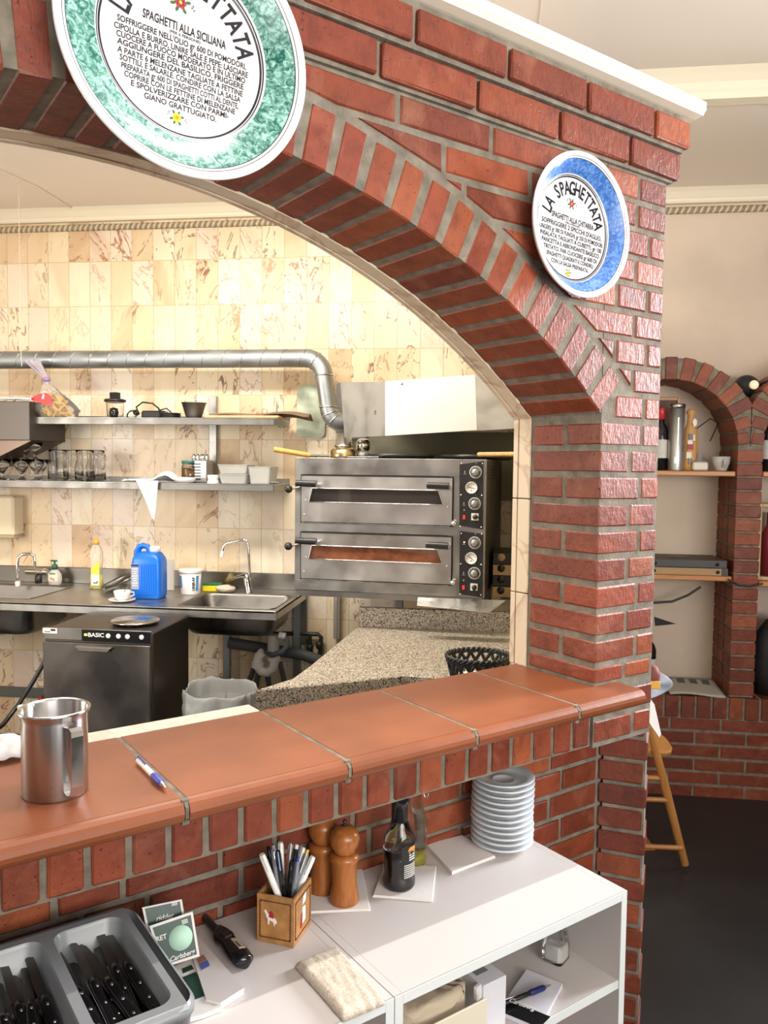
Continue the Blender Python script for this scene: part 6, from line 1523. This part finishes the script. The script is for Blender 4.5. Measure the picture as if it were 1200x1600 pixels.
def plate(name, lab, s, z, rad, roll, glaze, lines, big_arc, yoff, rd=1.0):
    rm = Matrix.Rotation(PHI, 3, 'Z') @ Matrix.Rotation(R(90), 3, 'X') @ Matrix.Rotation(R(roll), 3, 'Z')
    t = thing('wall_plate', lab, 'plate', L(s, TF-.052-(.012 if rad > .18 else 0), z), rot=rm.to_euler())
    k = rad/.2; D0 = -.035 if rad < .18 else -.029
    kd = k*rd
    prof = [(0, D0), (.128*kd, D0), (.1315*kd, D0+.0012*k), (.1325*kd, D0+.002*k), (.1345*kd, D0+.003*k), (.137*kd, D0+.006*k), (.181*k, -.006), (.1825*k, -.0052), (.186*k, -.0035), (.1872*k, -.003), (.196*k, 0), (.1995*k, -.0015), (.2*k, -.004), (.196*k, -.010), (.14*kd, D0-.006), (.09*k, D0-.008), (.088*k, D0-.014), (.08*k, D0-.014), (.078*k, D0-.007), (0, D0-.007)]
    mats = [0, 1, 0, 1, 0, 2, 0, 1, 0, 0]+[0]*10
    mats = [0, 1, 0, 1, 0, 2, 1, 0, 1, 0]+[0]*10
    MB().lathe(prof, 96, mats=mats[:len(prof)-1]).build('dish', [CERAM, INK, glaze], t)
    zf = D0+.0004; m = MB()
    # arc title
    word, ra, a0, a1, size = big_arc
    for i, ch in enumerate(word):
        if ch == ' ': continue
        a = R(a0+(a1-a0)*i/(len(word)-1)); vs, fs = glyphs(ch, size*k, off=.0010*k)
        er = V(math.cos(a), math.sin(a), 0); et = V(math.sin(a), -math.cos(a), 0)
        m.add([er*(ra*k+v.y*1.25)+et*(v.x*.85)+V(0, 0, zf) for v in vs], fs)
    for (txt, y, w_, sz) in lines:
        put_text(m, txt, sz*k, (V(0, y*k, zf), V(1, 0, 0), V(0, 1, 0)), off=.0004*k*(sz/.016), width=w_*k)
    m.build('lettering', INK, t)
    F = lambda x, y: (V(x*k, y*k, zf), V(1, 0, 0), V(0, 1, 0), V(0, 0, 1))
    flower(t, F(-.010, .068), .0085*k, mat('glaze_rose', (.42, .05, .08), .2), mat('glaze_gold', (.75, .5, .05), .2), mat('glaze_leaf', (.06, .17, .05), .2), mat('glaze_violet', (.16, .14, .30), .2))
    flower(t, F(-.006, -.106 if rd == 1 else -.127), .0060*k, mat('glaze_yellow', (.80, .65, .03), .2), mat('glaze_ochre', (.45, .28, .03), .2), bpy.data.materials['glaze_leaf'], bpy.data.materials['glaze_violet'])
    return t
GREENG = sponge_mat('green_sponge_glaze', (.34, .62, .53), (.003, .10, .075), 70)
BLUEG = sponge_mat('blue_sponge_glaze', (.17, .34, .70), (.03, .12, .42), 80)
plate('wall_plate', 'large green-rimmed recipe plate hanging at the upper left of the arch', .476, 2.237, .2, -3.5, GREENG,
      [('SPAGHETTI ALLA SICILIANA', .030, .134, .0185), ('(PER 6 PERSONE)', .0195, .05, .006), ("SOFFRIGGERE NELL'OLIO gr 600 DI POMODORI,", .0095, .207, .0125), ('CIPOLLA E BURRO, UNIRE SALE E PEPE: LASCIARE', -.0025, .215, .0125), ('CUOCERE A FUOCO MODERATO E IN ULTIMO', -.013, .207, .0122), ('AGGIUNGERE DEL BASILICO. FRIGGERE', -.0235, .203, .0122), ('A PARTE 6 MELENZANE TAGLIATE A FETTINE', -.035, .201, .0122), ('SOTTILI, E SALARLE. CONDIRE CON LA SALSA', -.0455, .194, .0120), ('PREPARATA gr 600 DI SPAGHETTI COTTI AL DENTE,', -.0565, .188, .0118), ('COPRIRE CON LE FETTINE DI MELENZANE', -.067, .178, .0118), ('E SPOLVERIZZARE CON PARMI-', -.0775, .157, .0118), ('GIANO GRATTUGIATO.', -.089, .116, .0118)],
      ('LA SPAGHETTATA', .103, 164, 17, .034), 0)
plate('wall_plate', 'smaller blue-rimmed recipe plate hanging on the right of the arch', 1.379, 2.129, .1555, -3.5, BLUEG,
      [('SPAGHETTI ALLA CHITARRA', .022, .175, .0215), ('(PER 6 PERSONE)', .0105, .060, .007), ("SOFFRIGGERE 2 SPICCHI D'AGLIO,", -.002, .250, .0180), ('UNGERE gr 300 DI FUNGHI, gr 350 DI POMODORI', -.020, .262, .0170), ('INSALATA TAGLIATI A CUBETTI, gr 100', -.037, .256, .0170), ('PANCETTA E ABBONDANTE BASILICO', -.054, .240, .0170), ('TRITATO. FAR CUOCERE gr 600 DI', -.071, .222, .0165), ('SPAGHETTI QUADRATI E CONDIRLI', -.088, .196, .0160), ('CON LA SALSA PREPARATA.', -.105, .156, .0155)],
      ('LA SPAGHETTATA', .110, 163, 17, .042), 0, 1.10)
# ================================================================== DINING ROOM NICHES
def nshelf(z, x0, x1, lab):
    t = solo('niche_shelf', MB().box(((x1-x0)/2, .145, -.012), (x1-x0, .29, .024), bev=.004), WOODP, lab, 'shelf', (x0, 4.005, z), group='pine shelves in the niches'); return t
nshelf(1.59, .54, 1.162, 'upper pine shelf in the left brick niche'); nshelf(1.085, .54, 1.162, 'lower pine shelf in the left brick niche')
nshelf(1.59, 1.285, 1.90, 'upper pine shelf in the niche at the right edge'); nshelf(1.065, 1.285, 1.90, 'lower pine shelf in the niche at the right edge')
q = lambda x, Y: hY(x, 735, Y).x
tn = thing('metal_tin', 'tall silver cylindrical tin on the upper niche shelf', 'tin', (q(1055, 4.06), 4.06, 1.591))
MB().lathe([(0, 0), (.036, 0), (.037, .003), (.037, .305), (0, .305)], 36).build('tube', mat('tin_silver', (.55, .57, .58), .42, .9), tn)
MB().lathe([(.038, .300), (.0385, .318), (.034, .322), (0, .322)], 36).build('lid', STEELB, tn)
m = MB(); m.box((.0, -.0372, .16), (.006, .001, .19)); m.box((-.004, -.0372, .05), (.018, .001, .03)); m.build('embossing', mat('emboss', (.45, .46, .47), .4, .8), tn)
def wine(name, lab, loc, capc, group=None):
    t = thing(name, lab, 'bottle', loc, 0, group)
    MB().lathe([(0, .004), (.030, 0), (.037, .004), (.0375, .19), (.030, .215), (.016, .235), (.0145, .30), (0, .30)], 32).build('bottle', BLACKG, t)
    MB().lathe([(.0165, .25), (.0165, .302), (.014, .306), (0, .306)], 24).build('capsule', capc, t)
    MB().grid(lambda u, v: V(.0382*math.sin((u-.5)*2.2), -.0382*math.cos((u-.5)*2.2), .06+.09*v), 14, 1).build('label', mat('wine_label', (.62, .60, .58), .6), t)
    return t
REDC = mat('capsule_red', (.65, .03, .04), .3)
wine('wine_bottle', 'dark wine bottle with red capsule behind the silver tin', (q(1031, 4.10), 4.10, 1.591), REDC)
fr_ = thing('picture_frame', 'thin wooden picture frame leaning at the back of the upper niche', 'frame', (q(1034, 4.25), 4.25, 1.591))
W = .16; H_ = .37
for (x, z, a, b) in ((-W/2+.008, H_/2, .016, H_), (W/2-.008, H_/2, .016, H_), (0, H_-.008, W-.03, .016), (0, .008, W-.03, .016)): MB().box((x, 0, z), (a, .018, b), bev=.002).build('rail', WOODP, fr_)
MB().box((0, .004, H_/2), (W-.02, .006, H_-.02)).build('picture', mat('pic_brown', (.10, .06, .04), .6), fr_)
wb = thing('wooden_figure', 'carved light wooden bottle figure with painted costume', 'figure', (q(1077, 4.10), 4.10, 1.591))
MB().lathe([(0, 0), (.040, 0), (.038, .03), (.034, .10), (.034, .16), (.030, .20), (.018, .225), (.016, .27), (.022, .28), (.022, .29), (.016, .30), (0, .302)], 28, sy=.6).build('body', wood_mat('figure_wood', (.48, .24, .07), (.60, .34, .11), .5), wb)
m = MB(); m.box((-.006, -.021, .125), (.022, .004, .05)); m.box((.012, -.022, .16), (.008, .004, .03)); m.box((-.010, -.021, .075), (.024, .004, .03)); m.build('painted_shirt', PAPERW, wb)
m = MB(); m.box((-.004, -.023, .115), (.026, .004, .028)); m.build('painted_skirt', mat('paint_red3', (.35, .02, .03), .5), wb)
MB().box((-.004, -.023, .165), (.016, .005, .03)).build('painted_vest', BLACKP, wb)
for x in (-.008, .004): MB().box((x, -.023, .045), (.006, .005, .03)).build('painted_boot', BLACKP, wb)
MB().prism([(-.002, .21), (.012, .225), (.012, .245), (.0, .255), (-.010, .24)], 0, .003, fr=(V(.012, -.018, 0), V(1, 0, 0), ZX, V(0, -1, 0))).build('ornament', PAPERW, wb)
pk = thing('wrapped_package', 'small white package in clear film on the niche shelf', 'package', (q(1092, 4.08), 4.08, 1.591))
MB().box((0, 0, .022), (.072, .06, .040), bev=.006).build('block', mat('package_white', (.72, .68, .62), .5), pk)
MB().lathe([(.036, .034), (.030, .048), (.010, .058), (.013, .070), (.006, .088)], 14, sy=.7, caps=False).build('film_top', mat('film_grey', (.7, .7, .72), .1, trans=.8, ior=1.15), pk)
cu_ = thing('grey_cup', 'pale grey ceramic cup at the right end of the niche shelf', 'cup', (q(1126, 4.07), 4.07, 1.591))
MB().lathe([(0, 0), (.024, 0), (.028, .004), (.040, .04), (.044, .070), (.042, .070), (.037, .04), (.024, .008), (0, .006)], 32).build('bowl', mat('cup_grey', (.50, .50, .50), .2), cu_)
MB().tube([(.0, -.041, .055), (.002, -.058, .050), (.003, -.058, .03), (.0, -.036, .022)], .006, 8).build('handle', bpy.data.materials['cup_grey'], cu_)
solo('lamp_cable', MB().tube([(-.05, .02, 0), (.02, .05, .05), (.07, .09, .03), (.04, .12, -.06)], .003, 6), BLACKP, 'thin dark cable drooping from the niche crown', 'cable', (1.06, 4.12, 1.80))
# pizza boxes
x0_, x1_ = q(1024, 4.02)-.04, hY(1137, 890, 4.02).x
for i, (lab, z) in enumerate((('lower flat cardboard pizza box on the niche shelf', 1.0865), ('upper black-edged pizza box lying on the other', 1.1235))):
    t = thing('pizza_box', lab, 'box', ((x0_+x1_)/2, 4.145, z), .0, 'pizza boxes in the niche'); w_ = x1_-x0_-.01*i
    MB().box((0, 0, .017), (w_, .26, .034), bev=.001).build('body', CARD if i == 0 else BLACKP, t)
    MB().box((0, 0, .0345), (w_, .262, .002)).build('lid', mat('box_top', (.10, .07, .05), .6), t)
    m = MB()
    for x in (-w_*.38, w_*.38): m.lathe([(0, 0), (.009, 0), (.009, .001), (0, .001)], 12, (x, -.1305, .017), ax=(0, -1, 0))
    m.build('finger_hole', BLACKG, t)
    if i == 0: MB().box((-w_*.44, -.1306, .017), (w_*.10, .001, .034)).box((w_*.46, -.1306, .017), (w_*.07, .001, .034)).build('black_corner', BLACKP, t)
    else: MB().lathe([(.05, 0), (.052, .0006), (.0, .0006)], 24, (0, 0, .0356), sx=1.2, sy=.8).build('lid_print', BLACKP, t)
solo('black_cable', MB().tube([hY(1020, 942, 4.15), hY(1050, 940, 4.15), hY(1075, 930, 4.15), hY(1095, 917, 4.15)], .006, 8), BLACKP, 'black cable looping under the lower niche shelf', 'cable')
solo('pier_cable', MB().tube([hY(1138, 905, 3.99), hY(1155, 914, 3.985), hY(1172, 916, 3.985), hY(1192, 912, 3.99)], .0045, 8), BLACKP, 'black cable crossing the brick pier between the niches', 'cable')
solo('dark_flyer', MB().prism([(0, 0), (.10, -.035), (.0, -.05)][::-1], 0, .003, fr=(V(0, 0, 0), V(1, 0, 0), V(0, .6, .8), V(0, -.8, .6))), BLACKP, 'pointed dark flyer sticking out behind the pillar', 'flyer', hY(1022, 964, 4.12))
wine('wine_bottle', 'dark wine bottle on the niche sill, mostly hidden by the pillar', (q(1022, 4.12), 4.12, .4985), BLACKG)
nw = thing('newspaper', 'newspaper lying open on the brick sill of the niche', 'newspaper', (1.02, 4.10, .4985), .0)
MB().grid(lambda u, v: V(-.13+.26*u, -.11+.24*v, .006+.006*math.sin(u*5)*(1-v)+.02*v), 16, 8).build('sheets', mat('newsprint', (.42, .40, .35), .8), nw, solid=.006)
m = MB()
for i, (x, z) in enumerate(((-.10, 0), (-.04, 0), (.02, 0), (.08, 0))): m.grid(lambda u, v, x=x: V(x-.018+.036*u, .04+.05*v, .0125+.006*math.sin((x+.13)/.26*5)*.35+.02*(.15+.05*v/.24*1)/.24*.55+.02*(.04+.05*v)/.24*.5), 2, 2)
m.build('pictures', mat('news_dark', (.10, .095, .09), .8), nw)
# wall lamp between the arches
lp = thing('wall_spotlight', 'round dark wall lamp with a small bright bulb above the pier', 'lamp', hY(1164, 606, 4.2))
MB().lathe([(0, 0), (.055, 0), (.062, .02), (.055, .05), (.03, .065), (0, .07)], 32, ax=(0, -1, 0)).build('housing', BLACKP, lp)
MB().lathe([(0, 0), (.018, .006), (.022, .02), (.018, .034), (0, .04)], 20, hY(1176, 602, 4.05)-lp.location, ax=(0, -1, 0)).build('bulb', mat('bulb_cream', (.9, .85, .6), .3, emis=((1, .9, .6), .35)), lp)
MB().tube([V(.05, -.05, 0), hY(1190, 599, 4.1)-lp.location, hY(1215, 590, 4.1)-lp.location], .006, 8).build('arm', BLACKP, lp)
# right niche
wine('wine_bottle', 'dark wine bottle with grey label at the right picture edge', (q(1199, 4.08), 4.08, 1.591), BLACKG)
wf_ = thing('wine_crate', 'light wooden framed wine box with red bottle at the right edge', 'wine box', (hY(1184, 850, 4.06).x, 4.06, 1.066))
H2 = .37; W2 = .26
for (x, z, a, b) in ((.008, H2/2, .016, H2), (W2-.008, H2/2, .016, H2), (W2/2, H2-.008, W2-.03, .016), (W2/2, .008, W2-.03, .016)): MB().box((x, .06, z), (a, .12, b), bev=.002).build('frame_rail', wood_mat('crate_wood', (.55, .38, .19), (.66, .48, .26), .5), wf_)
MB().box((W2/2, .115, H2/2), (W2-.03, .006, H2-.03)).build('backing', mat('crate_back', (.55, .5, .4), .6), wf_)
MB().lathe([(0, 0), (.037, 0), (.038, .2), (.016, .245), (.014, .31), (0, .31)], 24, (.07, .055, .018)).build('red_bottle', mat('bottle_red', (.20, .02, .03), .2), wf_)
solo('carved_stone', MB().lathe([(0, 0), (.11, 0), (.13, .10), (.12, .28), (.07, .36), (0, .40)], 24, sy=.7), mat('lava_black', (.02, .02, .022), .6, bump=1, bscale=30, var=.5), 'rough black stone vase in the lower part of the right niche', 'vase', (1.43, 4.12, .4985))
# ---- high chair behind the pillar
ch = thing('high_chair', 'light wooden high chair half hidden by the brick pillar', 'high chair', (.70, 3.25, 0), .15)
CW = wood_mat('chair_wood', (.36, .15, .035), (.46, .21, .06), .4)
cq = lambda x, y, Y: (Matrix.Rotation(-.15, 3, 'Z') @ (hY(x, y, Y)-V(.70, 3.25, 0)))
a_ = cq(1015, 1135, 3.2); b_ = cq(1071, 1335, 3.25); b_.z = .018
MB().tube([a_, a_.lerp(b_, .5), b_], [.014, .017, .015], 12).build('leg', CW, ch)
off = V(-.22, .02, 0); MB().tube([a_+off, b_+off], .016, 12).build('leg', CW, ch)
a2 = cq(1003, 1235, 3.42); b2 = cq(1046, 1322, 3.42); b2 = a2+(b2-a2)*((a2.z-.016)/(a2.z-b2.z))
MB().tube([a_+V(-.02, .25, 0), a_.lerp(b_, .55)+V(-.06, .28, 0), V(b_.x-.12, b_.y+.30, .016)], .013, 10).build('leg', CW, ch)
for y_ in (1216, 1250, 1325):
    c_ = cq({1216: 1036, 1250: 1042, 1325: 1066}[y_], y_, 3.22); MB().tube([c_+V(-.21, .02, 0), c_], .010, 10).build('rung', CW, ch)
s_c = cq(1022, 1160, 3.28); MB().prism(rrect(.17, .16, .06, 6), 0, .014, bev=.003, fr=(s_c+V(-.015, .02, -.01), V(1, 0, -.12).normalized(), V(0, 1, .25).normalized(), V(0, -.25, 1).normalized())).build('seat', CW, ch)
MB().prism([(-.10, -.03), (.05, -.26), (-.10, -.26)][::-1], 0, .012, fr=(cq(1015, 1245, 3.4), V(1, 0, 0), ZX, V(0, -1, 0))).build('side_panel', CW, ch)
# plastic bag & cloth hanging on the pillar's far side
hk = hY(1022, 1060, 2.45)
solo('plastic_visor', MB().grid(lambda u, v: V(.062*math.cos(R(-85)+R(150)*u)*v, .02*math.sin(u*6), .040*math.sin(R(-85)+R(150)*u)*v), 16, 8), mat('film_blue', (.62, .68, .78), .15, trans=.4, ior=1.2), 'crinkled clear plastic hanging behind the pillar edge', 'plastic bag', hY(1014, 1069, 2.25), solid=.001)
solo('knitted_strap', MB().lathe([(0, -.03), (.02, -.02), (.024, .01), (.014, .03), (0, .034)], 16), mat('strap_red', (.16, .04, .03), .7), 'dark red knob peeking out behind the pillar', 'knob', hY(1018, 1058, 2.22))
solo('yellow_tag', MB().box((0, 0, 0), (.045, .006, .022), bev=.002), mat('tag_yellow', (.65, .36, .05), .5), 'small yellow tag below the dark red knob', 'tag', hY(1018, 1070, 2.20))
solo('hanging_cloth', MB().prism([(0, 0), (.014, -.02), (.034, -.10), (.030, -.11), (-.02, -.04)][::-1], 0, .004, fr=(V(0, 0, 0), V(1, 0, 0), ZX, V(0, -1, 0))), bpy.data.materials['towel_white'], 'pointed white cloth corner hanging at the pillar edge', 'cloth', hY(1014, 1088, 2.2))
